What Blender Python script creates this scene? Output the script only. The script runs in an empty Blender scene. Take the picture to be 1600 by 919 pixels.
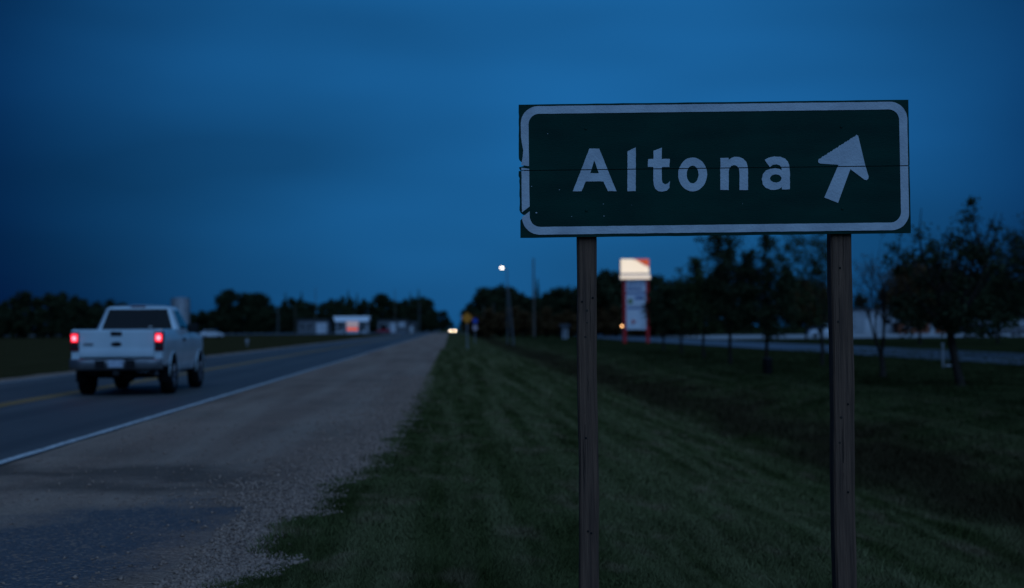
import bpy, bmesh, math, random
import numpy as np
from mathutils import Vector, Matrix
from mathutils.geometry import tessellate_polygon

S = bpy.context.scene
C = S.collection
R = math.radians
random.seed(7)
rng = np.random.default_rng(7)

# ------------------------------------------------------------------ camera
CAM_H = 1.37
YAW, PITCH, ROLL = R(2.525), R(1.36), R(-0.42)
FPX = 50 / 36 * 1600
cd = bpy.data.cameras.new('camera')
cam = bpy.data.objects.new('camera', cd)
C.objects.link(cam)
cd.lens = 50; cd.sensor_width = 36; cd.clip_start = 0.05; cd.clip_end = 12000
CAM_R = Matrix.Rotation(-YAW, 3, 'Z') @ Matrix.Rotation(math.pi / 2 + PITCH, 3, 'X') @ Matrix.Rotation(ROLL, 3, 'Z')
cam.matrix_world = Matrix.Translation((0, 0, CAM_H)) @ CAM_R.to_4x4()
cd.dof.use_dof = True; cd.dof.focus_distance = 6.57; cd.dof.aperture_fstop = 2.0
S.camera = cam
S.render.resolution_x = 1024; S.render.resolution_y = 588

# ------------------------------------------------------------------ sky and light (deep blue dusk under thin cloud)
W = bpy.data.worlds.new('World'); S.world = W; W.use_nodes = True
nt = W.node_tree; N = nt.nodes; L = nt.links
bg = N['Background']
def wn(t, **k):
    n = N.new(t)
    for a, b in k.items(): setattr(n, a, b)
    return n
sky = wn('ShaderNodeTexSky', sky_type='NISHITA', sun_disc=False)
sky.sun_elevation = R(-2.0); sky.sun_rotation = R(12); sky.ozone_density = 4.0
tc = wn('ShaderNodeTexCoord')
sep = wn('ShaderNodeSeparateXYZ'); L.new(tc.outputs['Generated'], sep.inputs[0])
# broad afterglow towards the road's end
dot = wn('ShaderNodeVectorMath', operation='DOT_PRODUCT'); L.new(tc.outputs['Generated'], dot.inputs[0])
gd = Vector((math.sin(R(3.6)) * math.cos(R(13)), math.cos(R(3.6)) * math.cos(R(13)), math.sin(R(13))))
dot.inputs[1].default_value = gd
glow = wn('ShaderNodeMapRange', interpolation_type='SMOOTHSTEP'); glow.clamp = True
L.new(dot.outputs['Value'], glow.inputs['Value'])
glow.inputs['From Min'].default_value = 0.905; glow.inputs['From Max'].default_value = 1.005
glow.inputs['To Min'].default_value = 0.0; glow.inputs['To Max'].default_value = 1.0
# thin cloud: soft mottling drawn out along the horizon
mp = wn('ShaderNodeMapping'); L.new(tc.outputs['Generated'], mp.inputs[0])
mp.inputs['Scale'].default_value = (2.6, 2.6, 9.0); mp.inputs['Location'].default_value = (-4.717, 0.796, -2.341); mp.inputs['Rotation'].default_value = (0, R(6), 0)
nz = wn('ShaderNodeTexNoise'); L.new(mp.outputs[0], nz.inputs['Vector'])
nz.inputs['Scale'].default_value = 1.0; nz.inputs['Detail'].default_value = 2.5; nz.inputs['Roughness'].default_value = 0.45
cl = wn('ShaderNodeMapRange'); L.new(nz.outputs['Fac'], cl.inputs['Value'])
cl.inputs['From Min'].default_value = 0.3; cl.inputs['From Max'].default_value = 0.7
cl.inputs['To Min'].default_value = 0.68; cl.inputs['To Max'].default_value = 1.30
# colour: deep blue base, paler blue in the glow
mixc = wn('ShaderNodeMix', data_type='RGBA'); L.new(glow.outputs[0], mixc.inputs['Factor'])
mixc.inputs[6].default_value = (0.0000, 0.0075, 0.048, 1); mixc.inputs[7].default_value = (0.0090, 0.1050, 0.292, 1)
mulc = wn('ShaderNodeVectorMath', operation='SCALE'); L.new(mixc.outputs[2], mulc.inputs[0]); L.new(cl.outputs[0], mulc.inputs['Scale'])
skys = wn('ShaderNodeVectorMath', operation='MULTIPLY'); L.new(sky.outputs[0], skys.inputs[0]); skys.inputs[1].default_value = (0.006, 0.03, 0.04)
addc = wn('ShaderNodeVectorMath', operation='ADD'); L.new(mulc.outputs[0], addc.inputs[0]); L.new(skys.outputs[0], addc.inputs[1])
L.new(addc.outputs[0], bg.inputs['Color']); bg.inputs['Strength'].default_value = 1.0

sd = bpy.data.lights.new('dusk_light', 'SUN'); sun = bpy.data.objects.new('dusk_light', sd); C.objects.link(sun)
sd.energy = 1.34; sd.angle = R(70); sd.color = (0.25, 0.52, 1.0)
sun.rotation_euler = Vector((-0.25, 0.80, -0.90)).to_track_quat('-Z', 'Y').to_euler()

S.view_settings.view_transform = 'Standard'; S.view_settings.look = 'None'
S.view_settings.exposure = 0.0; S.view_settings.gamma = 1.0
S.cycles.use_denoising = True
S.cycles.max_bounces = 6

# ------------------------------------------------------------------ placing: picture column + distance -> metres
def X(px, Y): return Y * math.tan(YAW + math.atan((px - 800) / FPX))
def HZ(px): return 512.3 - 0.0073 * (px - 800)
def Zat(px, py, Y): return CAM_H + (HZ(px) - py) / FPX * Y
def P(px, py, D):
    v = CAM_R @ Vector(((px - 800) / FPX * D, (459.5 - py) / FPX * D, -D))
    return v + Vector((0, 0, CAM_H))

# ------------------------------------------------------------------ materials
def mat(name, c1, c2=None, scale=5.0, rough=0.7, bump=0.0, bscale=None, metal=0.0, emit=None, es=0.0, coat=0.0,
        stretch=(1, 1, 1), detail=4.0, lo=0.35, hi=0.65, coords='Object', spec=0.5):
    m = bpy.data.materials.new(name); m.use_nodes = True
    n = m.node_tree.nodes; l = m.node_tree.links; b = n['Principled BSDF']
    b.inputs['Roughness'].default_value = rough; b.inputs['Metallic'].default_value = metal
    b.inputs['Coat Weight'].default_value = coat
    b.inputs['Specular IOR Level'].default_value = spec
    tcn = n.new('ShaderNodeTexCoord'); mpn = n.new('ShaderNodeMapping'); l.new(tcn.outputs[coords], mpn.inputs[0])
    mpn.inputs['Scale'].default_value = stretch
    no = n.new('ShaderNodeTexNoise'); l.new(mpn.outputs[0], no.inputs['Vector'])
    no.inputs['Scale'].default_value = scale; no.inputs['Detail'].default_value = detail
    rp = n.new('ShaderNodeValToRGB'); l.new(no.outputs['Fac'], rp.inputs[0])
    rp.color_ramp.elements[0].position = lo; rp.color_ramp.elements[1].position = hi
    c2 = c2 or tuple(x * 0.8 for x in c1)
    rp.color_ramp.elements[0].color = (*c2, 1); rp.color_ramp.elements[1].color = (*c1, 1)
    l.new(rp.outputs[0], b.inputs['Base Color'])
    if bump:
        n2 = n.new('ShaderNodeTexNoise'); l.new(mpn.outputs[0], n2.inputs['Vector'])
        n2.inputs['Scale'].default_value = bscale or scale * 3; n2.inputs['Detail'].default_value = 5
        bp = n.new('ShaderNodeBump'); bp.inputs['Strength'].default_value = bump; bp.inputs['Distance'].default_value = 0.02
        l.new(n2.outputs['Fac'], bp.inputs['Height']); l.new(bp.outputs[0], b.inputs['Normal'])
    if emit:
        b.inputs['Emission Color'].default_value = (*emit, 1); b.inputs['Emission Strength'].default_value = es
    return m

M = {}
M['sign_green'] = mat('sign_green', (0.002, 0.044, 0.030), (0.001, 0.030, 0.021), 3.0, 0.55, 0.08, 60, stretch=(1, 1, 3), spec=0.12)
M['sign_edge'] = mat('sign_edge', (0.05, 0.055, 0.05), (0.03, 0.03, 0.03), 20, 0.8, 0.3)
M['sheeting'] = mat('sheeting', (0.60, 0.64, 0.66), (0.47, 0.50, 0.53), 9.0, 0.55, 0.12, 90, lo=0.3, hi=0.6)
M['chip'] = mat('chip', (0.7, 0.7, 0.7), None, 20, 0.7)
M['post_wood'] = mat('post_wood', (0.195, 0.100, 0.058), (0.085, 0.044, 0.027), 11.0, 0.85, 0.5, 30, stretch=(6, 6, 0.25), lo=0.3, hi=0.68)
M['knot'] = mat('knot', (0.05, 0.032, 0.02), None, 60, 0.9, 0.3)
M['hole'] = mat('hole', (0.006, 0.005, 0.004), None, 40, 1.0)
M['galv'] = mat('galv', (0.42, 0.44, 0.46), (0.3, 0.32, 0.34), 25, 0.45, metal=0.8)
M['asphalt'] = None
M['paint_white'] = mat('paint_white', (0.80, 0.76, 0.70), (0.32, 0.29, 0.27), 16.0, 0.7, 0.2, 120, lo=0.36, hi=0.52, detail=6)
M['paint_yellow'] = mat('paint_yellow', (0.78, 0.36, 0.03), (0.42, 0.22, 0.06), 9.0, 0.6, 0.2, 120, lo=0.34, hi=0.62, detail=6)
M['stone'] = mat('stone', (0.46, 0.29, 0.205), (0.22, 0.14, 0.10), 23.0, 0.85, lo=0.32, hi=0.66, detail=2)
M['concrete'] = mat('concrete', (0.52, 0.50, 0.47), (0.40, 0.39, 0.37), 0.3, 0.8, 0.1, 8)
M['bark'] = mat('bark', (0.055, 0.043, 0.034), (0.025, 0.02, 0.016), 12, 0.9, 0.6, 30, stretch=(2, 2, 0.4), spec=0.05)
M['leaf'] = mat('leaf', (0.060, 0.075, 0.024), (0.032, 0.045, 0.014), 1.2, 0.7, spec=0.15, lo=0.3, hi=0.7)
M['leaf_brown'] = mat('leaf_brown', (0.14, 0.066, 0.022), (0.07, 0.044, 0.018), 1.0, 0.7, spec=0.15, lo=0.3, hi=0.7)
M['leaf_dark'] = mat('leaf_dark', (0.042, 0.055, 0.022), (0.022, 0.032, 0.013), 0.8, 0.8, spec=0.15, lo=0.3, hi=0.7)
M['truck_paint'] = mat('truck_paint', (0.64, 0.75, 0.78), (0.56, 0.67, 0.70), 1.6, 0.38, coat=0.5)
M['truck_dark'] = mat('truck_dark', (0.012, 0.012, 0.013), None, 10, 0.7)
M['plastic_dark'] = mat('plastic_dark', (0.014, 0.014, 0.015), None, 10, 0.6, spec=0.2)
M['rubber'] = mat('rubber', (0.010, 0.010, 0.010), None, 20, 0.9, 0.2, 80, spec=0.1)
M['chrome'] = mat('chrome', (0.20, 0.21, 0.22), (0.13, 0.14, 0.15), 3, 0.35, metal=0.6)
M['rim'] = mat('rim', (0.30, 0.31, 0.33), None, 6, 0.4, metal=0.7)
M['glass_dark'] = mat('glass_dark', (0.006, 0.007, 0.008), None, 2, 0.15, spec=0.12)
M['plate'] = mat('plate', (0.55, 0.60, 0.66), (0.35, 0.42, 0.52), 14, 0.5)
M['lamp_red_lit'] = mat('lamp_red_lit', (0.5, 0.01, 0.02), None, 5, 0.3, emit=(1.0, 0.022, 0.05), es=2.2)
M['lamp_red_core'] = mat('lamp_red_core', (0.6, 0.1, 0.1), None, 5, 0.3, emit=(1.0, 0.22, 0.30), es=3.0)
M['lamp_red'] = mat('lamp_red', (0.16, 0.008, 0.012), (0.1, 0.005, 0.008), 30, 0.3)
M['sticker'] = mat('sticker', (0.8, 0.78, 0.72), None, 30, 0.6)
M['headlamp_lit'] = mat('headlamp_lit', (0.9, 0.85, 0.7), None, 5, 0.3, emit=(1.0, 0.76, 0.50), es=36.0)
M['street_lit'] = mat('street_lit', (0.9, 0.9, 0.9), None, 5, 0.3, emit=(1.0, 0.90, 0.74), es=8.0)
M['amber_lit'] = mat('amber_lit', (0.9, 0.6, 0.3), None, 5, 0.3, emit=(1.0, 0.5, 0.2), es=6.0)
M['pylon_cream'] = mat('pylon_cream', (0.8, 0.75, 0.6), None, 0.8, 0.4, emit=(1.0, 0.80, 0.56), es=0.84)
M['pylon_orange'] = mat('pylon_orange', (0.6, 0.15, 0.04), None, 0.8, 0.4, emit=(1.0, 0.13, 0.035), es=0.42)
M['pylon_strip'] = mat('pylon_strip', (0.8, 0.75, 0.6), None, 0.8, 0.4, emit=(1.0, 0.79, 0.56), es=0.70)
M['pylon_red'] = mat('pylon_red', (0.62, 0.012, 0.014), (0.5, 0.01, 0.012), 2, 0.45)
M['pylon_white'] = mat('pylon_white', (0.80, 0.80, 0.82), (0.66, 0.68, 0.74), 1.5, 0.45)
M['pylon_blue'] = mat('pylon_blue', (0.16, 0.22, 0.42), None, 2, 0.5)
M['pylon_green'] = mat('pylon_green', (0.16, 0.25, 0.05), None, 2, 0.5)
M['steel_grey'] = mat('steel_grey', (0.15, 0.16, 0.16), (0.11, 0.12, 0.12), 3, 0.6, metal=0.3)
M['pole_wood'] = mat('pole_wood', (0.16, 0.13, 0.10), (0.09, 0.075, 0.06), 4, 0.9, 0.3, 30, stretch=(3, 3, 0.2))
M['warn_yellow'] = mat('warn_yellow', (0.85, 0.26, 0.005), (0.75, 0.22, 0.005), 5, 0.5)
M['black_paint'] = mat('black_paint', (0.008, 0.008, 0.008), None, 5, 0.7, spec=0.1)
M['blue_paint'] = mat('blue_paint', (0.01, 0.08, 0.55), None, 5, 0.5)
M['pink_white'] = mat('pink_white', (0.62, 0.45, 0.50), None, 5, 0.6)
M['white_metal'] = mat('white_metal', (0.64, 0.66, 0.68), (0.52, 0.54, 0.57), 0.6, 0.5)
M['canopy_white'] = mat('canopy_white', (0.85, 0.87, 0.88), (0.8, 0.82, 0.84), 0.6, 0.5)
M['wall_grey'] = mat('wall_grey', (0.13, 0.14, 0.15), (0.10, 0.105, 0.11), 0.5, 0.8)
M['wall_white'] = mat('wall_white', (0.58, 0.60, 0.62), (0.46, 0.48, 0.50), 0.5, 0.7)
M['wall_blue'] = mat('wall_blue', (0.40, 0.42, 0.44), (0.32, 0.34, 0.36), 0.4, 0.7)
M['wall_brown'] = mat('wall_brown', (0.34, 0.10, 0.05), (0.24, 0.075, 0.04), 0.8, 0.85, 0.2)
M['roof_dark'] = mat('roof_dark', (0.05, 0.052, 0.055), None, 1, 0.85)
M['bin_white'] = mat('bin_white', (0.50, 0.52, 0.54), (0.34, 0.37, 0.40), 0.7, 0.5, metal=0.2)
M['kiosk_lit'] = mat('kiosk_lit', (0.8, 0.6, 0.5), None, 1, 0.5, emit=(1.0, 0.66, 0.58), es=0.20)
M['orange_lit'] = mat('orange_lit', (0.7, 0.2, 0.05), None, 1, 0.5, emit=(1.0, 0.11, 0.015), es=0.62)
M['car_white'] = mat('car_white', (0.62, 0.65, 0.68), None, 1, 0.35, coat=0.5)
M['car_red'] = mat('car_red', (0.42, 0.015, 0.03), None, 1, 0.35, coat=0.5)
M['car_grey'] = mat('car_grey', (0.10, 0.10, 0.11), None, 1, 0.35, coat=0.5)
M['marker_white'] = mat('marker_white', (0.40, 0.41, 0.42), None, 8, 0.6)

def nodes_of(name, rough=0.8):
    m = bpy.data.materials.new(name); m.use_nodes = True
    b = m.node_tree.nodes['Principled BSDF']; b.inputs['Roughness'].default_value = rough
    return m, m.node_tree.nodes, m.node_tree.links, b
def noise(n, l, vec, scale, detail=4, stretch=None, rot=0.0):
    if stretch or rot:
        mpn = n.new('ShaderNodeMapping'); l.new(vec, mpn.inputs[0]); vec = mpn.outputs[0]
        mpn.inputs['Scale'].default_value = stretch or (1, 1, 1); mpn.inputs['Rotation'].default_value = (0, 0, rot)
    t = n.new('ShaderNodeTexNoise'); l.new(vec, t.inputs['Vector'])
    t.inputs['Scale'].default_value = scale; t.inputs['Detail'].default_value = detail
    return t.outputs['Fac']
def rng_map(n, l, v, a, b, c, d):
    t = n.new('ShaderNodeMapRange'); l.new(v, t.inputs['Value'])
    for k, x in zip(('From Min', 'From Max', 'To Min', 'To Max'), (a, b, c, d)): t.inputs[k].default_value = x
    return t.outputs[0]
def mixcol(n, l, f, a, b):
    t = n.new('ShaderNodeMix'); t.data_type = 'RGBA'
    if hasattr(f, 'is_linked'): l.new(f, t.inputs['Factor'])
    else: t.inputs['Factor'].default_value = f
    for k, x in ((6, a), (7, b)):
        if isinstance(x, tuple): t.inputs[k].default_value = (*x, 1)
        else: l.new(x, t.inputs[k])
    return t.outputs[2]
def math2(n, l, op, a, b):
    t = n.new('ShaderNodeMath'); t.operation = op
    for k, x in ((0, a), (1, b)):
        if isinstance(x, (int, float)): t.inputs[k].default_value = x
        else: l.new(x, t.inputs[k])
    return t.outputs[0]

def turf(name, blade):
    m, n, l, b = nodes_of(name, 0.75)
    g = n.new('ShaderNodeNewGeometry'); pos = g.outputs['Position']
    patch = rng_map(n, l, noise(n, l, pos, 0.7, 4), 0.38, 0.62, 0, 1)
    streak = rng_map(n, l, noise(n, l, pos, 1.0, 5, (2.6, 0.07, 1), R(-2)), 0.44, 0.62, 0, 1)
    straw = rng_map(n, l, noise(n, l, pos, 2.3, 5, (1, 0.5, 1)), 0.56, 0.68, 0, 1)
    k = 1.36 if blade else 1.0
    col = mixcol(n, l, patch, (0.042 * k, 0.048 * k, 0.015 * k), (0.074 * k, 0.081 * k, 0.029 * k))
    col = mixcol(n, l, math2(n, l, 'MULTIPLY', streak, 0.8), col, (0.138 * k, 0.130 * k, 0.057 * k))
    col = mixcol(n, l, math2(n, l, 'MULTIPLY', straw, 0.6), col, (0.20 * k, 0.14 * k, 0.080 * k))
    # rank dead growth along the ditch bottom
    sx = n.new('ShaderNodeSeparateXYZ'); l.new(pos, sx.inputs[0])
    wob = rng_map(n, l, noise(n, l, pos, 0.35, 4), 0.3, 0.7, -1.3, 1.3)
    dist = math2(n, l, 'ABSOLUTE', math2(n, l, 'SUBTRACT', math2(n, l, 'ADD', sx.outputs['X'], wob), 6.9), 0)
    park_shade = rng_map(n, l, math2(n, l, 'ADD', sx.outputs['X'], wob), 7.5, 12.0, 0.0, 0.85)  # taller lawn past the ditch; tree shade and lens vignette painted into its colour
    col = mixcol(n, l, park_shade, col, mixcol(n, l, patch, (0.012 * k, 0.018 * k, 0.006 * k), (0.030 * k, 0.036 * k, 0.013 * k)))
    dm = rng_map(n, l, dist, 0.5, 2.3, 0.85, 0.0)
    col = mixcol(n, l, dm, col, (0.034 * k, 0.022 * k, 0.012 * k))
    far_side = rng_map(n, l, math2(n, l, 'ADD', sx.outputs['X'], wob), -14.5, -12.8, 0.8, 0.0)
    col = mixcol(n, l, far_side, col, (0.050 * k, 0.037 * k, 0.016 * k))
    l.new(col, b.inputs['Base Color'])
    if not blade:
        bp = n.new('ShaderNodeBump'); bp.inputs['Strength'].default_value = 0.8; bp.inputs['Distance'].default_value = 0.06
        l.new(noise(n, l, pos, 9, 6), bp.inputs['Height']); l.new(bp.outputs[0], b.inputs['Normal'])
    b.inputs['Specular IOR Level'].default_value = 0.0
    return m
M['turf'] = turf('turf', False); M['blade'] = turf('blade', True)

def gravel_mat():
    m, n, l, b = nodes_of('gravel_surface', 0.85)
    g = n.new('ShaderNodeNewGeometry'); pos = g.outputs['Position']
    v = n.new('ShaderNodeTexVoronoi'); l.new(pos, v.inputs['Vector']); v.inputs['Scale'].default_value = 42
    v2 = n.new('ShaderNodeTexVoronoi'); l.new(pos, v2.inputs['Vector']); v2.inputs['Scale'].default_value = 16
    sp = n.new('ShaderNodeSeparateXYZ'); l.new(v.outputs['Color'], sp.inputs[0])
    col = mixcol(n, l, sp.outputs[0], (0.32, 0.185, 0.125), (0.62, 0.37, 0.25))
    big = rng_map(n, l, noise(n, l, pos, 0.35, 5), 0.35, 0.68, 0, 1)
    track = rng_map(n, l, noise(n, l, pos, 1.0, 4, (1.5, 0.07, 1)), 0.40, 0.64, 0, 1)
    col = mixcol(n, l, math2(n, l, 'MULTIPLY', big, 0.65), col, (0.21, 0.135, 0.09))
    col = mixcol(n, l, math2(n, l, 'MULTIPLY', track, 0.6), col, (0.58, 0.39, 0.275))
    # a dirtier dark streak across the pull-off
    sx = n.new('ShaderNodeSeparateXYZ'); l.new(pos, sx.inputs[0])
    wob = rng_map(n, l, noise(n, l, pos, 0.9, 4), 0.3, 0.7, -1.0, 1.0)
    dist = math2(n, l, 'ABSOLUTE', math2(n, l, 'SUBTRACT', math2(n, l, 'ADD', math2(n, l, 'ADD', sx.outputs['Y'], wob), math2(n, l, 'MULTIPLY', sx.outputs['X'], 0.35)), 12.6), 0)
    dm = rng_map(n, l, dist, 0.2, 1.5, 0.75, 0.0)
    col = mixcol(n, l, dm, col, (0.125, 0.085, 0.06))
    # worn asphalt showing through the pull-off, thin stones over it
    w2 = rng_map(n, l, noise(n, l, pos, 1.6, 6), 0.3, 0.7, -0.55, 0.55)
    dxp = math2(n, l, 'ADD', sx.outputs['X'], 1.95)
    yb = math2(n, l, 'SUBTRACT', 11.75, math2(n, l, 'MULTIPLY', math2(n, l, 'MULTIPLY', dxp, dxp), 0.75))
    m1 = rng_map(n, l, math2(n, l, 'ADD', math2(n, l, 'SUBTRACT', yb, sx.outputs['Y']), w2), -0.35, 0.8, 0, 1)
    xb_ = math2(n, l, 'SUBTRACT', math2(n, l, 'MULTIPLY', sx.outputs['Y'], 0.1), 2.62)
    m2 = rng_map(n, l, math2(n, l, 'ADD', math2(n, l, 'SUBTRACT', xb_, sx.outputs['X']), math2(n, l, 'MULTIPLY', w2, 0.5)), -0.2, 0.45, 0, 1)
    pm = math2(n, l, 'MULTIPLY', math2(n, l, 'MULTIPLY', m1, m2), rng_map(n, l, sp.outputs[1], 0.72, 0.95, 0.90, 0.2))
    old = mixcol(n, l, rng_map(n, l, noise(n, l, pos, 60, 3), 0.4, 0.7, 0, 1), (0.090, 0.098, 0.108), (0.160, 0.172, 0.185))
    col = mixcol(n, l, pm, col, old)
    l.new(col, b.inputs['Base Color'])
    h = math2(n, l, 'ADD', math2(n, l, 'MULTIPLY', v.outputs['Distance'], -1.0), math2(n, l, 'MULTIPLY', v2.outputs['Distance'], -0.6))
    bp = n.new('ShaderNodeBump'); bp.inputs['Strength'].default_value = 0.9; bp.inputs['Distance'].default_value = 0.03
    l.new(h, bp.inputs['Height']); l.new(bp.outputs[0], b.inputs['Normal'])
    b.inputs['Specular IOR Level'].default_value = 0.25
    return m
M['gravel'] = gravel_mat()

def asphalt_mat(name, c1, c2, rough, tracks=True):
    m, n, l, b = nodes_of(name, rough)
    g = n.new('ShaderNodeNewGeometry'); pos = g.outputs['Position']
    fine = noise(n, l, pos, 90, 3)
    mid = rng_map(n, l, noise(n, l, pos, 0.5, 5, (1, 0.25, 1)), 0.35, 0.65, 0, 1)
    col = mixcol(n, l, mid, c1, c2)
    col = mixcol(n, l, rng_map(n, l, fine, 0.45, 0.75, 0, 0.6), col, tuple(x * 1.9 for x in c2))
    if tracks:
        tr = rng_map(n, l, noise(n, l, pos, 1.0, 3, (0.9, 0.015, 1)), 0.42, 0.6, 0, 0.6)
        col = mixcol(n, l, tr, col, tuple(x * 0.7 for x in c1))
    l.new(col, b.inputs['Base Color'])
    bp = n.new('ShaderNodeBump'); bp.inputs['Strength'].default_value = 0.4; bp.inputs['Distance'].default_value = 0.006
    l.new(fine, bp.inputs['Height']); l.new(bp.outputs[0], b.inputs['Normal'])
    return m
M['asphalt'] = asphalt_mat('asphalt', (0.092, 0.080, 0.070), (0.128, 0.112, 0.098), 0.65)
M['asphalt_old'] = asphalt_mat('asphalt_old', (0.085, 0.095, 0.108), (0.125, 0.135, 0.150), 0.62, False)

# ------------------------------------------------------------------ object helpers
def link(name, me, m=None, parent=None, smooth=False):
    o = bpy.data.objects.new(name, me); C.objects.link(o)
    if m and not me.materials: me.materials.append(m)
    if parent: o.parent = parent
    if smooth: me.shade_smooth()
    return o
def mesh_np(name, V, F):
    V = np.asarray(V, dtype=np.float32); F = np.asarray(F, dtype=np.int32)
    me = bpy.data.meshes.new(name)
    me.vertices.add(len(V)); me.vertices.foreach_set('co', V.ravel())
    k = F.shape[1]
    me.loops.add(F.size); me.loops.foreach_set('vertex_index', F.ravel())
    me.polygons.add(len(F)); me.polygons.foreach_set('loop_start', np.arange(0, F.size, k, dtype=np.int32))
    me.polygons.foreach_set('loop_total', np.full(len(F), k, dtype=np.int32))
    me.update(calc_edges=True)
    return me
def empty(name, loc, rz=0.0, label=None, cat=None, group=None):
    o = bpy.data.objects.new(name, None); C.objects.link(o)
    o.location = loc; o.rotation_euler = (0, 0, rz); o.empty_display_size = 0.2
    tag(o, label, cat, group)
    return o
def tag(o, label=None, cat=None, group=None, kind=None):
    if label: o['label'] = label
    if cat: o['category'] = cat
    if group: o['group'] = group
    if kind: o['kind'] = kind
    return o

class MB:
    def __init__(s): s.v = []; s.f = []
    def add(s, vs, fs):
        k = len(s.v); s.v += [tuple(v) for v in vs]; s.f += [tuple(i + k for i in f) for f in fs]; return s
    def box(s, x0, x1, y0, y1, z0, z1):
        return s.add([(x0, y0, z0), (x1, y0, z0), (x1, y1, z0), (x0, y1, z0), (x0, y0, z1), (x1, y0, z1), (x1, y1, z1), (x0, y1, z1)],
                     [(3, 2, 1, 0), (4, 5, 6, 7), (0, 1, 5, 4), (1, 2, 6, 5), (2, 3, 7, 6), (3, 0, 4, 7)])
    def tube(s, pts, rad, n=8, caps=True):
        pts = [Vector(p) for p in pts]; k0 = len(s.v); m = len(pts)
        up = Vector((0.13, 0.31, 1)).normalized()
        for i, p in enumerate(pts):
            d = (pts[min(i + 1, m - 1)] - pts[max(i - 1, 0)]).normalized()
            a = d.cross(up)
            if a.length < 1e-3: a = d.cross(Vector((1, 0, 0)))
            a.normalize(); b = d.cross(a); r = rad[i] if hasattr(rad, '__len__') else rad
            for j in range(n):
                t = 2 * math.pi * j / n
                s.v.append(tuple(p + a * (r * math.cos(t)) + b * (r * math.sin(t))))
        for i in range(m - 1):
            for j in range(n):
                j2 = (j + 1) % n
                s.f.append((k0 + i * n + j, k0 + i * n + j2, k0 + (i + 1) * n + j2, k0 + (i + 1) * n + j))
        if caps:
            s.f.append(tuple(k0 + j for j in range(n - 1, -1, -1))); s.f.append(tuple(k0 + (m - 1) * n + j for j in range(n)))
        return s
    def lathe(s, prof, axis='z', n=20, c=(0, 0, 0)):
        k0 = len(s.v); m = len(prof)
        for r, h in prof:
            for j in range(n):
                t = 2 * math.pi * j / n; a, b = r * math.cos(t), r * math.sin(t)
                p = (a, b, h) if axis == 'z' else ((h, a, b) if axis == 'x' else (a, h, b))
                s.v.append((p[0] + c[0], p[1] + c[1], p[2] + c[2]))
        for i in range(m - 1):
            for j in range(n):
                j2 = (j + 1) % n
                s.f.append((k0 + i * n + j, k0 + i * n + j2, k0 + (i + 1) * n + j2, k0 + (i + 1) * n + j))
        s.f.append(tuple(k0 + j for j in range(n))); s.f.append(tuple(k0 + (m - 1) * n + j for j in range(n)))
        return s
    def quad(s, a, b, c, d): return s.add([a, b, c, d], [(0, 1, 2, 3)])
    def slab(s, quad, t):
        a, b, c, d = [Vector(q) for q in quad]
        nrm = (b - a).cross(d - a).normalized() * t
        vs = [a, b, c, d, a + nrm, b + nrm, c + nrm, d + nrm]
        return s.add(vs, [(3, 2, 1, 0), (4, 5, 6, 7), (0, 1, 5, 4), (1, 2, 6, 5), (2, 3, 7, 6), (3, 0, 4, 7)])
    def grid(s, rows):
        k0 = len(s.v); w = len(rows[0])
        for r in rows: s.v += [tuple(p) for p in r]
        for i in range(len(rows) - 1):
            for j in range(w - 1):
                s.f.append((k0 + i * w + j, k0 + i * w + j + 1, k0 + (i + 1) * w + j + 1, k0 + (i + 1) * w + j))
        return s
    def build(s, name, m, parent=None, smooth=False, bevel=0.0, seg=2, fix=True):
        me = bpy.data.meshes.new(name)
        bm = bmesh.new(); vs = [bm.verts.new(v) for v in s.v]
        for f in s.f:
            try: bm.faces.new([vs[i] for i in f])
            except ValueError: pass
        if fix: bmesh.ops.recalc_face_normals(bm, faces=bm.faces)
        if bevel:
            bmesh.ops.remove_doubles(bm, verts=bm.verts, dist=1e-5)
            es = [e for e in bm.edges if len(e.link_faces) == 2 and e.calc_face_angle(0) > 0.5]
            bmesh.ops.bevel(bm, geom=es, offset=bevel, segments=seg, affect='EDGES', profile=0.5, clamp_overlap=True)
        bm.to_mesh(me); bm.free()
        return link(name, me, m, parent, smooth)

def prism2d(loops, y_front, y_back):
    """outline (first loop) and holes in the board plane -> solid between two depths; front faces -y"""
    tri = tessellate_polygon([[Vector((x, z, 0)) for x, z in lp] for lp in loops])
    flat = [p for lp in loops for p in lp]; n = len(flat)
    bm = bmesh.new()
    fr = [bm.verts.new((x, y_front, z)) for x, z in flat]; bk = [bm.verts.new((x, y_back, z)) for x, z in flat]
    for t in tri:
        try: bm.faces.new([fr[i] for i in t]); bm.faces.new([bk[i] for i in reversed(t)])
        except ValueError: pass
    k = 0
    for lp in loops:
        q = len(lp)
        for i in range(q):
            a, b = k + i, k + (i + 1) % q
            bm.faces.new((fr[a], fr[b], bk[b], bk[a]))
        k += q
    bmesh.ops.recalc_face_normals(bm, faces=bm.faces)
    return bm
def bm_obj(bm, name, m, parent):
    me = bpy.data.meshes.new(name); bm.to_mesh(me); bm.free()
    return link(name, me, m, parent)

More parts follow.
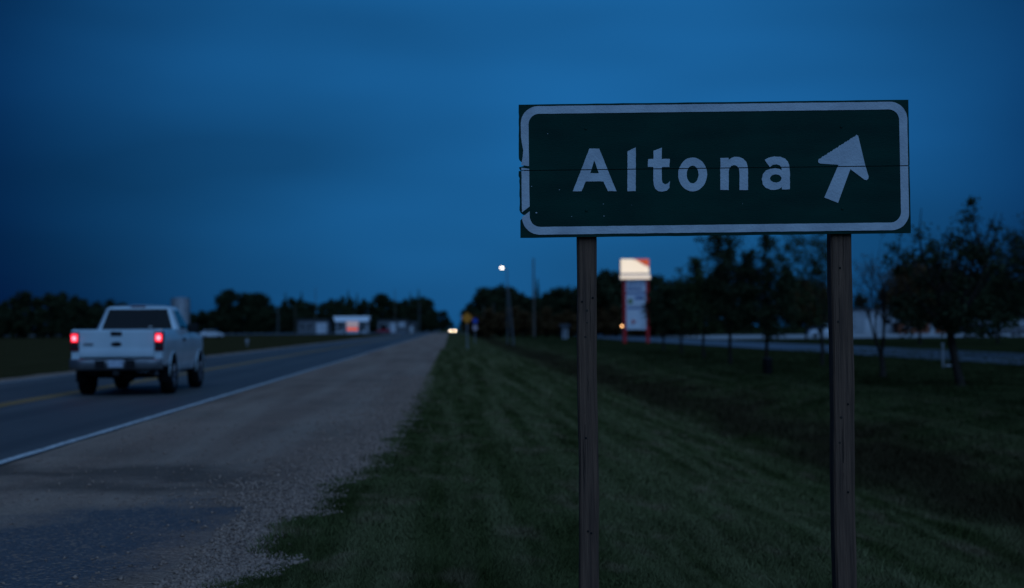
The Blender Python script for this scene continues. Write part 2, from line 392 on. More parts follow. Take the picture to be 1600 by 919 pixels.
# ------------------------------------------------------------------ terrain
def gz(x, y):
    x = np.asarray(x, dtype=float); y = np.asarray(y, dtype=float)
    xs = [-4000, -60, -23, -19, -17, -15, -13.4, -12, -4.6, -0.6, 0.5, 1.6, 3, 4.4, 5.6, 6.8, 8, 9.4, 11, 13, 22, 60, 4000]
    zs = [-0.2, -0.2, -0.25, -0.42, -0.6, -0.42, -0.06, 0, 0, -0.05, -0.11, -0.22, -0.42, -0.66, -0.85, -0.93, -0.83, -0.58, -0.38, -0.30, -0.28, -0.25, -0.2]
    z = np.interp(x, xs, zs)
    far = np.clip((y - 180) / 160, 0, 1); far = far * far * (3 - 2 * far)
    z = np.where((x > -0.6) | (x < -13.4), z * (1 - far) + far * (-0.10), z)
    near = np.clip((x + 0.3) / 1.5, 0, 1) * np.clip(1 - y / 120, 0, 1)
    z = z + near * (0.022 * np.sin(x * 2.1 + y * 0.7) + 0.018 * np.sin(y * 1.9 - x * 1.3 + 1) + 0.012 * np.sin(x * 5.3 + y * 3.1))
    return z
def gzf(x, y): return float(gz(x, y))
def edge_x(y):
    y = np.asarray(y, dtype=float)
    b = np.interp(y, [0, 4, 7.2, 9.5, 12, 14.5, 17.7, 25, 46, 120, 380], [-1.9, -1.5, -1.12, -1.06, -0.98, -0.74, -0.64, -0.56, -0.5, -0.35, -0.3])
    a = np.clip(1.2 - y / 60, 0.15, 1)
    return b + a * (0.07 * np.sin(y * 2.3 + 0.4) + 0.05 * np.sin(y * 5.1 + 2) + 0.035 * np.sin(y * 11.7) + 0.02 * np.sin(y * 27 + 1))

xs = np.unique(np.concatenate([[-4000, -2000, -1000, -500, -250, -150, -100, -70, -50, -40, -32, -27], np.arange(-24, -12, 0.6), np.arange(-12, -2.2, 1.4),
                               np.arange(-2.1, 0.4, 0.1), np.arange(0.4, 14, 0.3), np.arange(14, 40, 1.5), [45, 55, 70, 100, 150, 250, 500, 1000, 2000, 4000]]))
ys = np.unique(np.concatenate([[-300, -100, -40, -15, -6, 0, 2], np.arange(3, 26, 0.22), np.arange(26, 60, 0.8), np.arange(60, 140, 3), np.arange(140, 400, 12), [450, 520, 650, 900, 1400, 2500, 4500, 8000]]))
gx, gy = np.meshgrid(xs, ys)
zz = gz(gx, gy)
under = (gx > -13.3) & (gx < edge_x(gy) - 0.06) & (gy < 395)
zz = zz - np.where(under, 0.05, 0)
V = np.stack([gx, gy, zz], -1).reshape(-1, 3)
ny, nx = gx.shape
idx = np.arange(ny * nx).reshape(ny, nx)
F = np.stack([idx[:-1, :-1], idx[:-1, 1:], idx[1:, 1:], idx[1:, :-1]], -1).reshape(-1, 4)
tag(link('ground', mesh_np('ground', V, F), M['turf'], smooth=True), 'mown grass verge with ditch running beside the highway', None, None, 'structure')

def strip(name, m, xa, xb, z, yy, label, nx=2):
    yy = np.asarray(yy, dtype=float)
    a = xa(yy) if callable(xa) else np.full_like(yy, xa); b = xb(yy) if callable(xb) else np.full_like(yy, xb)
    t = np.linspace(0, 1, nx)
    px = a[:, None] * (1 - t) + b[:, None] * t; py = np.repeat(yy[:, None], nx, 1)
    pz = z(px, py) if callable(z) else np.full_like(px, z)
    i = np.arange(px.size).reshape(px.shape)
    f = np.stack([i[:-1, :-1], i[:-1, 1:], i[1:, 1:], i[1:, :-1]], -1).reshape(-1, 4)
    return tag(link(name, mesh_np(name, np.stack([px, py, pz], -1).reshape(-1, 3), f), m), label, None, None, 'structure')
yroad = np.concatenate([[-60, -20, 0], np.arange(4, 60, 0.4), np.arange(60, 400, 10), [430, 600, 1000, 2500]])
ynear = np.concatenate([[-10, 0, 2], np.arange(3, 40, 0.12), np.arange(40, 396, 3)])
strip('road', M['asphalt'], -12.1, lambda y: -4.555 + 0.012 * np.sin(y * 1.7) + 0.008 * np.sin(y * 4.9), 0.016, yroad, 'two lane grey asphalt highway')
strip('gravel_shoulder', M['gravel'], -4.70, edge_x, lambda x, y: 0.008 - 0.045 * np.clip((x + 4.4) / 3.8, 0, 1), ynear, 'wide brown gravel shoulder beside the highway', 5)
strip('gravel_shoulder', M['gravel'], lambda y: -13.35 + 0.08 * np.sin(y * 1.3) + 0.05 * np.sin(y * 3.7), -12.02, lambda x, y: 0.008 - 0.05 * np.clip((-12 - x) / 1.3, 0, 1),
      np.concatenate([[-20, 0], np.arange(10, 120, 0.5), np.arange(120, 390, 5)]), 'narrow gravel shoulder across the highway')
strip('edge_line', M['paint_white'], lambda y: -4.705 + 0.006 * np.sin(y * 3.1), lambda y: -4.585 + 0.006 * np.sin(y * 4.3 + 1), 0.021, np.concatenate([[-10, 0], np.arange(5, 60, 0.4), np.arange(60, 380, 8)]), 'white painted edge line beside the gravel shoulder')
strip('edge_line', M['paint_white'], -11.86, -11.75, 0.021, [-10, 100, 370], 'white painted edge line along the opposite lane')
strip('centre_line', M['paint_yellow'], -8.42, -8.31, 0.021, [-10, 60, 120, 380], 'worn yellow centre line')
strip('centre_line', M['paint_yellow'], -8.19, -8.08, 0.021, [-10, 60, 120, 380], 'worn yellow centre line')
# cross road and forecourt beyond the end of the left verge
strip('cross_road', M['asphalt_old'], -170, 14, 0.012, [392, 410, 430], 'pale cross road in front of the fuel station')
strip('forecourt', M['asphalt_old'], -165, -13.4, 0.010, [430, 470, 510], 'paved forecourt of the fuel station')
# service road beyond the row of young trees
strip('service_road', M['asphalt_old'], lambda y: 22.2 + 0.5 * np.sin(y / 37.0), lambda y: 31.0 + 0.5 * np.sin(y / 37.0), lambda x, y: gz(x, y) + 0.03, np.arange(-20, 300, 6), 'grey service road beyond the young trees', 6)
strip('parking_lot', M['concrete'], 33.5, 90, lambda x, y: gz(x, y) + 0.035, np.arange(178, 246, 8), 'pale concrete lot in front of the low buildings', 12)

# ------------------------------------------------------------------ grass blades and loose stones (stuff)
def clump(x, y):
    return (np.sin(x * 3.1 + 1.3 * np.sin(y * 1.7)) + np.sin(y * 2.3 + 1.1 * np.sin(x * 2.9 + 2)) + np.sin(x * 7.3 - y * 5.9)) / 3
n = 820000
u = rng.random(n)
Y0, Y1 = 5.2, 95.0
yy = 1 / (1 / Y0 - u * (1 / Y0 - 1 / Y1))
t = rng.random(n)
ex = edge_x(yy)
xr = yy * math.tan(YAW + R(21))
t2 = rng.random(n)
xx = np.where(t2 < 0.05, ex - 0.03 + np.abs(rng.normal(0, 0.10, n)) - 0.12 * (rng.random(n) < 0.25), ex + t * (xr - ex))
hgt = (0.024 + 0.024 * rng.random(n)) * (1 + 0.45 * clump(xx, yy)) * (1 + yy / 60)
ditch = np.exp(-((xx - 6.9) / 1.6) ** 2)
hgt = hgt * (1 + 2.2 * ditch * rng.random(n))
tuft = (clump(xx * 0.6 + 3, yy * 0.6) > 0.42) & (rng.random(n) < 0.10)
hgt = np.where(tuft, hgt * 2.0, hgt)
for bx_, by_ in ((0.63, 6.62), (1.81, 6.57)):
    dd_ = np.hypot(xx - bx_, yy - by_); hgt = np.where(dd_ < 0.22, hgt * (3.0 - 7 * dd_), hgt)
wid = (0.0021 + 0.0018 * rng.random(n)) * (1 + yy / 9)
ang = rng.random(n) * 2 * math.pi
lean = rng.normal(0, 0.55, (n, 2)) * hgt[:, None]
zb = gz(xx, yy) - 0.005
ca, sa = np.cos(ang) * wid, np.sin(ang) * wid
V = np.empty((n, 3, 3), np.float32)
V[:, 0] = np.stack([xx - ca, yy - sa, zb], -1); V[:, 1] = np.stack([xx + ca, yy + sa, zb], -1)
V[:, 2] = np.stack([xx + lean[:, 0], yy + lean[:, 1], zb + hgt], -1)
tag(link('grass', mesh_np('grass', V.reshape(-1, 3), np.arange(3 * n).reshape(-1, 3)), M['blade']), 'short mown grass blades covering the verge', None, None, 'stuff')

def octa(px, py, pz, sz, name, m, label):
    k = len(px)
    base = np.array([(1, 0, 0), (0, 1, 0), (-1, 0, 0), (0, -1, 0), (0, 0, 1), (0, 0, -1)], float)
    fc = np.array([(0, 1, 4), (1, 2, 4), (2, 3, 4), (3, 0, 4), (1, 0, 5), (2, 1, 5), (3, 2, 5), (0, 3, 5)])
    v = base[None] * (0.7 + 0.6 * rng.random((k, 6, 1))) + rng.normal(0, 0.16, (k, 6, 3))
    v = v * (sz[:, None, None] * np.stack([0.8 + 0.5 * rng.random(k), 0.8 + 0.5 * rng.random(k), 0.45 + 0.4 * rng.random(k)], -1)[:, None, :])
    a = rng.random(k) * 6.283; c, s = np.cos(a)[:, None], np.sin(a)[:, None]
    x = v[..., 0] * c - v[..., 1] * s + px[:, None]; y = v[..., 0] * s + v[..., 1] * c + py[:, None]; z = v[..., 2] + pz[:, None]
    f = (fc[None] + (np.arange(k) * 6)[:, None, None]).reshape(-1, 3)
    return tag(link(name, mesh_np(name, np.stack([x, y, z], -1).reshape(-1, 3), f), m), label, None, None, 'stuff')
k = 52000
u = rng.random(k); py_ = 1 / (1 / 5.5 - u * (1 / 5.5 - 1 / 42))
near_edge = rng.random(k) < 0.93
ex = edge_x(py_)
off = np.where(near_edge, -np.abs(rng.normal(0.0, 0.55, k)) + 0.07, -rng.random(k) * 3.6)
px_ = np.maximum(ex + off, -4.3)
onp = (py_ < 11.3) & (px_ < -1.6)
keep = ~onp | (rng.random(k) < 0.05)
px_, py_ = px_[keep], py_[keep]
sz = (0.0045 + 0.014 * rng.random(len(px_)) ** 4) * (1 + 0.03 * py_)
pz_ = 0.008 - 0.045 * np.clip((px_ + 4.4) / 3.8, 0, 1.1) + sz * 0.25
octa(px_, py_, pz_, sz, 'gravel', M['stone'], 'loose crushed stones scattered along the shoulder edge')

# ------------------------------------------------------------------ the town sign
D = 6.57; SC = D / FPX                       # metres per picture pixel at the sign
BW, BH = 609.5 * SC, 208.6 * SC
bc = P(1116.5, 263.6, D)
gsz = gzf(bc.x, bc.y)
sign = empty('road_sign', (bc.x, bc.y, gsz), -YAW, 'dark green direction sign reading Altona with white arrow on two wooden posts', 'road sign')
brd = Matrix.Translation((0, 0, bc.z - gsz)) @ Matrix.Rotation(R(-0.30), 4, 'Y')
def B(zx, zy, z8=False):
    """detail coordinates measured on the sign face -> metres on the board (x right, z up, centre origin)"""
    px = zx / 3.676 + (1110 if z8 else 790); py = zy / 3.676 + 140
    u, v = 0.5, 0.5
    for _ in range(6):
        l_ = 810.5 + 3 * v; r_ = 1418.5 + 5 * v; u = (px - l_) / (r_ - l_)
        t_ = 161.5 - 5 * u; b_ = 372 - 7.5 * u; v = (py - t_) / (b_ - t_)
    return ((u - 0.5) * BW, (0.5 - v) * BH)
SEAM = B(600, 458)[1]
def seam_cut(bm, gap=0.0022):
    other = bm.copy()
    for q, z, inner in ((bm, SEAM + gap, True), (other, SEAM - gap, False)):
        bmesh.ops.bisect_plane(q, geom=q.verts[:] + q.edges[:] + q.faces[:], plane_co=(0, 0, z), plane_no=(0, 0, 1), clear_inner=inner, clear_outer=not inner)
        es = [e for e in q.edges if e.is_boundary]
        if es: bmesh.ops.holes_fill(q, edges=es, sides=0)
    tmp = bpy.data.meshes.new('t'); other.to_mesh(tmp); bm.from_mesh(tmp); other.free(); bpy.data.meshes.remove(tmp)
    return bm
def on_board(o): o.matrix_local = brd; return o
YF = 0.0      # board front face at y=0, back at +0.018
# board panels with a chipped edge
def rag(a, b, n, j):
    return [(a[0] + (b[0] - a[0]) * i / n + random.uniform(-j, j), a[1] + (b[1] - a[1]) * i / n + random.uniform(-j, j)) for i in range(n)]
hw, hh = BW / 2, BH / 2
chip1 = [B(80, 300), B(83, 340), B(82, 405), B(95, 412), B(106, 428), B(100, 440)]
up = rag((-hw, hh), (hw, hh), 30, 0.0007) + rag((hw, hh), (hw, SEAM + 0.0015), 8, 0.0006) + [(hw, SEAM + 0.0015)] + \
     [(-hw + 0.004, SEAM + 0.0015), B(78, 444), B(104, 437), B(108, 428), B(92, 412), B(80, 400)] + rag(B(77, 390), (-hw, hh), 14, 0.0010)
lo = [(-hw + 0.003, SEAM - 0.0015), (hw, SEAM - 0.0015)] + rag((hw, SEAM - 0.004), (hw, -hh), 8, 0.0006) + rag((hw, -hh), (-hw, -hh), 30, 0.0007) + \
     [(-hw, -hh), B(86, 752), B(100, 738), B(128, 716), B(104, 720), B(87, 706)] + rag(B(82, 690), B(80, 490), 12, 0.0011) + [B(75, 492), B(76, 466)]
on_board(bm_obj(prism2d([up], YF, 0.018), 'upper_panel', M['sign_green'], sign))
on_board(bm_obj(prism2d([lo], YF, 0.018), 'lower_panel', M['sign_green'], sign))
on_board(MB().box(-hw + 0.02, hw - 0.004, 0.0185, 0.0193, SEAM - 0.02, SEAM + 0.02).build('seam_blocker', M['hole'], sign))  # black strip added behind the seam so no sky shows through
# border
def arc(cx, cz, r, a0, a1, n=9): return [(cx + r * math.cos(R(a0 + (a1 - a0) * i / n)), cz + r * math.sin(R(a0 + (a1 - a0) * i / n))) for i in range(n + 1)]
ins, band, ro, ri = 3.0 * SC, 12.0 * SC, 27 * SC, 16.5 * SC
def rr(x0, x1, z0, z1, r, j=0.0):
    p = arc(x1 - r, z1 - r, r, 90, 0) + arc(x1 - r, z0 + r, r, 0, -90) + arc(x0 + r, z0 + r, r, -90, -180) + arc(x0 + r, z1 - r, r, 180, 90)
    out = []
    for i in range(len(p)):
        a, b = p[i], p[(i + 1) % len(p)]
        d = math.hypot(b[0] - a[0], b[1] - a[1]); k = max(1, int(d / 0.03))
        for q in range(k):
            t_ = q / k; out.append((a[0] + (b[0] - a[0]) * t_ + random.uniform(-j, j), a[1] + (b[1] - a[1]) * t_ + random.uniform(-j, j)))
    return out
outer = rr(-hw + ins, hw - ins * 0.8, -hh + ins * 1.5, hh - ins, ro, 0.0006)
za, zb_ = B(90, 300)[1], B(90, 405)[1]
def worn(p):
    x, z = p
    if x < -hw + ins + 0.004 and zb_ < z < za: x += 0.010 * math.sin(math.pi * (za - z) / (za - zb_)) ** 0.7
    return (x, z)
outer = [worn(p) for p in outer]
inner = rr(-hw + ins + band, hw - ins - band, -hh + ins * 1.5 + band, hh - ins - band, ri, 0.0004)
bmb = seam_cut(prism2d([outer, inner[::-1]], -0.0022, 0.001))
# two breaks in the worn left edge of the border
def break_out(bm, z0, z1, slope):
    keep = bm.copy()
    no = Vector((slope, 0, 1)).normalized()
    # part above/right of the break
    bmesh.ops.bisect_plane(bm, geom=bm.verts[:] + bm.edges[:] + bm.faces[:], plane_co=(-hw, 0, z1), plane_no=no)
    bmesh.ops.bisect_plane(bm, geom=bm.verts[:] + bm.edges[:] + bm.faces[:], plane_co=(-hw, 0, z0), plane_no=no)
    d1 = no.dot(Vector((-hw, 0, z1))); d0 = no.dot(Vector((-hw, 0, z0)))
    kill = [f for f in bm.faces if f.calc_center_median().x < -hw + 0.06 and d0 - 1e-5 < no.dot(f.calc_center_median()) < d1 + 1e-5]
    bmesh.ops.delete(bm, geom=kill, context='FACES'); keep.free()
break_out(bmb, B(90, 742)[1], B(90, 714)[1], -0.75)
break_out(bmb, B(90, 445)[1], B(90, 430)[1], 0.15)
on_board(bm_obj(bmb, 'border', M['sheeting'], sign))
# letters
def ell(cx, cy, rx, ry, a0=0, a1=360, n=36): return [(cx + rx * math.cos(R(a0 + (a1 - a0) * i / n)), cy + ry * math.sin(R(a0 + (a1 - a0) * i / n))) for i in range(n + (a1 - a0 < 360))]
def jit(p, j=1.1): return [(x + random.uniform(-j, j), y + random.uniform(-j, j)) for x, y in p]
def dens(p, step=12):
    o = []
    for i in range(len(p)):
        a, b = p[i], p[(i + 1) % len(p)]; k = max(1, int(math.hypot(b[0] - a[0], b[1] - a[1]) / step))
        o += [(a[0] + (b[0] - a[0]) * q / k, a[1] + (b[1] - a[1]) * q / k) for q in range(k)]
    return o
LET = [
 (False, [[(482, 337), (538, 337), (637, 584), (588, 583), (562, 527), (461, 527), (437, 584), (386, 585)], [(510, 406), (536, 480), (486, 480)]]),
 (False, [[(700, 353), (748, 331), (748, 584), (700, 584)]]),
 (False, [[(849, 350), (897, 332), (897, 398), (943, 398), (941, 444), (897, 444), (897, 515), (902, 536), (916, 545), (932, 540), (945, 526), (940, 566), (925, 581), (902, 587), (878, 584), (860, 571), (851, 549), (849, 520), (849, 444), (817, 444), (819, 398), (849, 398)]]),
 (False, [ell(1074, 488, 83, 98), ell(1074, 488, 34, 51)]),
 (True, [[(57, 393), (104, 393), (104, 405)] + [(118, 394), (138, 387), (165, 388), (188, 398), (205, 416), (213, 440), (216, 470), (216, 578), (167, 578), (167, 478), (164, 456), (153, 440), (136, 434), (119, 440), (108, 454), (105, 476), (105, 578), (57, 578)]]),
 (True, [[(311, 404), (335, 392), (365, 386), (400, 387), (428, 398), (445, 416), (452, 438), (456, 470), (456, 575), (411, 575), (411, 562), (395, 573), (372, 578), (345, 577), (318, 566), (301, 545), (295, 516), (301, 487), (318, 467), (345, 456), (372, 453), (396, 457), (409, 464), (407, 448), (398, 436), (380, 430), (358, 433), (340, 446)],
         ell(375, 512, 33, 23)]),
]
for z8, loops in LET:
    lp = []
    for i, q in enumerate(loops):
        q = [B(x, y, z8) for x, y in jit(dens(q), 0.9)]
        lp.append(q if i == 0 else q[::-1])
    on_board(bm_obj(seam_cut(prism2d(lp, -0.0022, 0.001)), 'letter', M['sheeting'], sign))
head = []
tip, lft = (838, 263), (624, 400)
for i in range(34):
    t_ = i / 33; w_ = 2.0 * ((i * 7) % 5 - 2) / 2
    head.append((tip[0] + (lft[0] - tip[0]) * t_ + w_ * 0.6, tip[1] + (lft[1] - tip[1]) * t_ + w_))
arrow = head + [(618, 408), (619, 420), (630, 427), (735, 434), (654, 622), (733, 653), (803, 459), (884, 520), (896, 523), (906, 514), (908, 503), (886, 430), (847, 268)]
on_board(bm_obj(seam_cut(prism2d([[B(x, y, True) for x, y in arrow]], -0.0022, 0.001)), 'arrow', M['sheeting'], sign))
for x, y, z8 in ((178, 708, 0), (562, 658, 0), (726, 664, 0), (380, 730, 0), (566, 728, 0), (150, 555, 0), (310, 575, 0), (242, 250, 0), (185, 658, 1)):
    r_ = 3.4 if x == 178 else random.uniform(1.0, 2.0)
    on_board(bm_obj(prism2d([[B(a, b, bool(z8)) for a, b in jit(ell(x, y, r_ * 1.5, r_, n=8), 0.5)]], -0.0012, 0.001), 'paint_chip', M['chip'], sign))
# posts, with knots, checks and old nail holes
for px0, w_ in ((917, 0.089), (1316.5, 0.097)):
    xl = (px0 - 1117.6) * SC
    b_ = MB(); rows = []
    top = bc.z - gsz + BH * 0.42
    nseg = 26
    for i in range(nseg + 1):
        z = -0.55 + (top + 0.55) * i / nseg
        ox = 0.0022 * math.sin(i * 0.7 + px0) + (top - z) * 0.0008; h_ = w_ / 2 + 0.0009 * math.sin(i * 1.9 + px0)
        c_ = 0.008
        ring = [(-h_ + c_, -h_), (h_ - c_, -h_), (h_, -h_ + c_), (h_, h_ - c_), (h_ - c_, h_), (-h_ + c_, h_), (-h_, h_ - c_), (-h_, -h_ + c_), (-h_ + c_, -h_)]
        rows.append([(xl + ox + a, 0.0195 + 0.05 + d_, z) for a, d_ in ring])
    b_.grid(rows); b_.add(rows[-1][:8], [tuple(range(8))])
    post = b_.build('post', M['post_wood'], sign)
    fy = 0.0195 + 0.05 - w_ / 2
    for q in range(3):
        z = random.uniform(0.5, top - 0.8); x_ = xl + random.uniform(-0.3, 0.3) * w_
        kb = MB().lathe([(0.0001, -0.0016), (random.uniform(0.003, 0.006), -0.0014), (0.007, 0.001)], 'y', 10, (x_, fy, z))
        kb.build('knot', M['knot'], post)
    for q in range(4):
        z = random.uniform(0.5, top - 0.7); x_ = xl + random.uniform(-0.25, 0.25) * w_; ln = random.uniform(0.12, 0.4)
        cr = MB(); ptsl = [(x_ + random.uniform(-0.0015, 0.0015), fy - 0.0006, z + ln * i / 8) for i in range(9)]
        cr.grid([[(p_[0] - 0.0011 * math.sin(math.pi * i / 8), p_[1], p_[2]), (p_[0] + 0.0011 * math.sin(math.pi * i / 8) + 0.0001, p_[1], p_[2])] for i, p_ in enumerate(ptsl)])
        cr.build('check_crack', M['hole'], post)
    if px0 < 1000: holes = [(-0.26, 470), (0.3, 464), (-0.12, 683), (-0.05, 828), (0.12, 831)]
    else: holes = [(0.2, 633), (-0.1, 420), (0.15, 770)]
    for dxh, pyh in holes:
        z = (bc.z - gsz) + (263.6 - pyh) * SC
        MB().lathe([(0.0045, -0.0018), (0.0058, 0.002)], 'y', 10, (xl + dxh * w_, fy, z)).build('nail_hole', M['hole'], post)
    for dz in (0.19, -0.19):
        MB().lathe([(0.0001, -0.004), (0.005, -0.0035), (0.0075, 0.001)], 'y', 10, (xl, 0, bc.z - gsz + dz)).build('bolt', M['sign_green'], sign)

# ------------------------------------------------------------------ wheels and vehicles
def wheel(parent, x, y, r, w, side, proto=None):
    if proto:
        t0, rm0 = proto
        t_ = t0.copy(); C.objects.link(t_); t_.parent = parent; t_.location = (x, y, r); t_.rotation_euler = (0, 0, 0 if side > 0 else math.pi)
        q = rm0.copy(); C.objects.link(q); q.parent = t_
        return t_, q
    h = w / 2
    b = MB().lathe([(r * 0.62, -h * 0.8), (r * 0.70, -h), (r * 0.93, -h), (r, -h * 0.72), (r, h * 0.72), (r * 0.93, h), (r * 0.70, h), (r * 0.62, h * 0.8)], 'x', 28)
    t_ = b.build('wheel', M['rubber'], parent, True); t_.location = (x, y, r); t_.rotation_euler = (0, 0, 0 if side > 0 else math.pi)
    b = MB().lathe([(r * 0.62, h * 0.55), (r * 0.60, h * 0.92), (r * 0.52, h * 0.80), (r * 0.22, h * 0.62), (r * 0.18, h * 0.85), (0.001, h * 0.86)], 'x', 20)
    for k in range(5):
        a = 2 * math.pi * k / 5
        b.tube([(h * 0.7, 0.2 * r * math.cos(a), 0.2 * r * math.sin(a)), (h * 0.85, 0.56 * r * math.cos(a), 0.56 * r * math.sin(a))], r * 0.08, 6)
    q = b.build('rim', M['rim'], t_)
    return t_, q

def pickup(loc, rz):
    T = empty('pickup_truck', loc, rz, 'white pickup truck with glowing red tail lamps driving along the highway', 'pickup truck')
    AR, AF, ARAD, WR = 1.10, 4.42, 0.50, 0.40
    def prof(z): return float(np.interp(z, [0.45, 0.62, 0.80, 1.0, 1.15, 1.28, 1.37], [0.93, 0.965, 0.99, 1.0, 0.99, 0.965, 0.935]))
    def topz(y): return float(np.interp(y, [0, 1.95, 3.5, 4.2, 5.0, 5.28], [1.37, 1.37, 1.35, 1.27, 1.16, 1.02]))
    def botz(y):
        b = float(np.interp(y, [0, 0.5, 1.8, 3.8, 5.0, 5.3], [0.66, 0.60, 0.50, 0.48, 0.45, 0.50]))
        for c in (AR, AF):
            d = abs(y - c)
            if d < ARAD: b = max(b, 0.40 + math.sqrt(ARAD ** 2 - d * d))
        return b
    def wx(y, z):
        return prof(z) - max(0, (y - 4.7) / 0.6) ** 2 * 0.13 - max(0, (0.10 - y) / 0.10) ** 2 * 0.04
    yy = sorted(set([round(v, 3) for v in list(np.linspace(0, 5.28, 46)) + [c + ARAD * math.cos(math.pi * i / 16) for c in (AR, AF) for i in range(17)]]))
    for s in (1, -1):
        rows = []
        for y in yy:
            b0, t0 = botz(y), topz(y)
            rows.append([(s * wx(y, b0 + (t0 - b0) * i / 9), y, b0 + (t0 - b0) * i / 9) for i in range(10)])
        MB().grid(rows).build('side_panel', M['truck_paint'], T, True)
        # arch lip and dark liner
        for c in (AR, AF):
            lip = MB(); pts = [(s * (wx(c, 0.8) + 0.008), c + ARAD * math.cos(math.pi * i / 14), 0.40 + ARAD * math.sin(math.pi * i / 14)) for i in range(15)]
            lip.tube(pts, 0.016, 6); lip.build('wheel_arch', M['truck_paint'], T, True)
            ln = MB(); ln.grid([[(s * (0.97 if q else 0.55), c + (ARAD - 0.01) * math.cos(math.pi * i / 14), 0.40 + (ARAD - 0.01) * math.sin(math.pi * i / 14)) for q in (0, 1)] for i in range(15)])
            ln.build('arch_liner', M['truck_dark'], T, True)
        # inner bed wall and rail
        MB().box(min(s * 0.84, s * 0.935), max(s * 0.84, s * 0.935), 0.03, 1.93, 1.35, 1.385).build('bed_rail', M['truck_paint'], T, bevel=0.01)
        MB().box(min(s * 0.82, s * 0.84), max(s * 0.82, s * 0.84), 0.05, 1.93, 0.86, 1.352).build('bed_wall', M['truck_paint'], T)
        # rear corner column
        MB().box(min(s * 0.79, s * 0.962), max(s * 0.79, s * 0.962), -0.005, 0.05, 0.66, 1.372).build('rear_corner', M['truck_paint'], T, bevel=0.012)
        # tail lamp: lit upper lens, dim lower lens
        x0, x1 = sorted((s * 0.80, s * 0.982))
        lamp = MB().box(x0, x1, -0.035, 0.16, 0.93, 1.325).build('tail_lamp', M['lamp_red'], T, bevel=0.02)
        MB().box(x0 + 0.024, x1 - 0.024, -0.048, -0.033, 1.125, 1.285).build('lit_lens', M['lamp_red_lit'], lamp, bevel=0.008)
        MB().lathe([(0.046, 0.0), (0.038, -0.012), (0.0001, -0.018)], 'y', 16, ((x0 + x1) / 2, -0.047, 1.20)).build('bulb_reflector', M['lamp_red_core'], lamp, True)
        MB().box(x0 + 0.03, x1 - 0.03, -0.042, -0.033, 1.00, 1.075).build('reversing_lens', M['truck_dark'], lamp)
        # mirror
        mx = s * 1.06
        mr = MB().box(mx - 0.13, mx + 0.13, 3.02, 3.12, 1.30, 1.50).build('mirror', M['plastic_dark'], T, bevel=0.03)
        MB().tube([(s * 0.92, 3.12, 1.36), (mx, 3.08, 1.36)], 0.025, 8).build('mirror_arm', M['plastic_dark'], mr)
        # door with handle
        d = MB(); yq = np.linspace(2.12, 3.42, 10)
        d.grid([[(s * (wx(y, z) + 0.004), y, z) for z in np.linspace(0.56, 1.34, 9)] for y in yq]); door = d.build('door', M['truck_paint'], T, True)
        MB().box(min(s * 1.0, s * 1.03), max(s * 1.0, s * 1.03), 2.2, 2.42, 1.13, 1.18).build('door_handle', M['plastic_dark'], door, bevel=0.01)
        # side window
        def gp(y, z):
            f = (z - 1.36) / 0.52; return (s * (0.925 - 0.20 * f + 0.005), y, z)
        q = [gp(2.22, 1.385), gp(3.36, 1.385), gp(2.90, 1.80), gp(2.26, 1.80)]
        (MB().quad(*q)).build('side_window', M['glass_dark'], T)
        # mud flap
        MB().box(min(s * 0.76, s * 1.0), max(s * 0.76, s * 1.0), 0.52, 0.535, 0.28, 0.66).build('mud_flap', M['rubber'], T)
        hl = MB().box(min(s * 0.62, s * 0.88), max(s * 0.62, s * 0.88), 5.16, 5.31, 0.86, 1.06).build('headlamp', M['plate'], T, bevel=0.02)
    # floor, bulkhead, underbody
    MB().box(-0.82, 0.82, 0.05, 1.93, 0.83, 0.86).build('bed_floor', M['truck_dark'], T)
    MB().box(-0.93, 0.93, 1.935, 1.99, 0.80, 1.365).build('cab_back', M['truck_paint'], T)
    MB().box(-0.52, 0.52, 0.08, 5.1, 0.52, 0.66).build('chassis_frame', M['truck_dark'], T)
    MB().box(-0.90, 0.90, 1.72, 3.86, 0.46, 0.56).build('floor_pan', M['truck_dark'], T)
    MB().tube([(-0.8, AR, 0.40), (-0.15, AR, 0.40), (0.15, AR, 0.40), (0.8, AR, 0.40)], [0.05, 0.07, 0.07, 0.05], 10).lathe([(0.02, -0.2), (0.15, -0.12), (0.17, 0.0), (0.13, 0.12), (0.03, 0.18)], 'y', 14, (0, AR, 0.41)).build('rear_axle', M['truck_dark'], T, True)
    MB().lathe([(0.10, -0.1), (0.34, -0.1), (0.37, -0.05), (0.37, 0.05), (0.34, 0.1), (0.10, 0.1)], 'z', 22, (-0.05, 0.48, 0.56)).build('spare_wheel', M['rubber'], T, True)
    MB().tube([(0.55, 3.0, 0.42), (0.55, 1.7, 0.42), (0.62, 0.55, 0.46), (0.78, 0.30, 0.46)], 0.045, 8).build('exhaust_pipe', M['rim'], T)
    # tailgate
    g = MB(); rows = []
    zs_ = [0.795, 0.81, 0.86, 0.93, 1.0, 1.12, 1.25, 1.33, 1.365, 1.375]
    ds_ = [0.012, -0.012, -0.020, -0.020, -0.012, -0.014, -0.016, -0.018, -0.012, 0.01]
    for x in np.linspace(-0.785, 0.785, 9): rows.append([(x, d_, z_) for z_, d_ in zip(zs_, ds_)])
    g.grid(rows); g.box(-0.785, 0.785, 0.012, 0.06, 0.795, 1.374)
    tg = g.build('tailgate', M['truck_paint'], T, fix=True)
    MB().box(-0.13, 0.11, -0.030, -0.010, 1.245, 1.335).build('handle', M['plastic_dark'], tg, bevel=0.02)
    MB().lathe([(0.118, 0.006), (0.112, -0.006), (0.0001, -0.009)], 'y', 24).build('emblem', M['pylon_blue'], tg)
    em = tg.children[-1] if tg.children[-1].name.startswith('emblem') else [c for c in tg.children if c.name.startswith('emblem')][0]
    em.scale = (1, 1, 0.42); em.location = (-0.01, -0.018, 1.075)
    em.data.materials.clear(); em.data.materials.append(M['plastic_dark'])
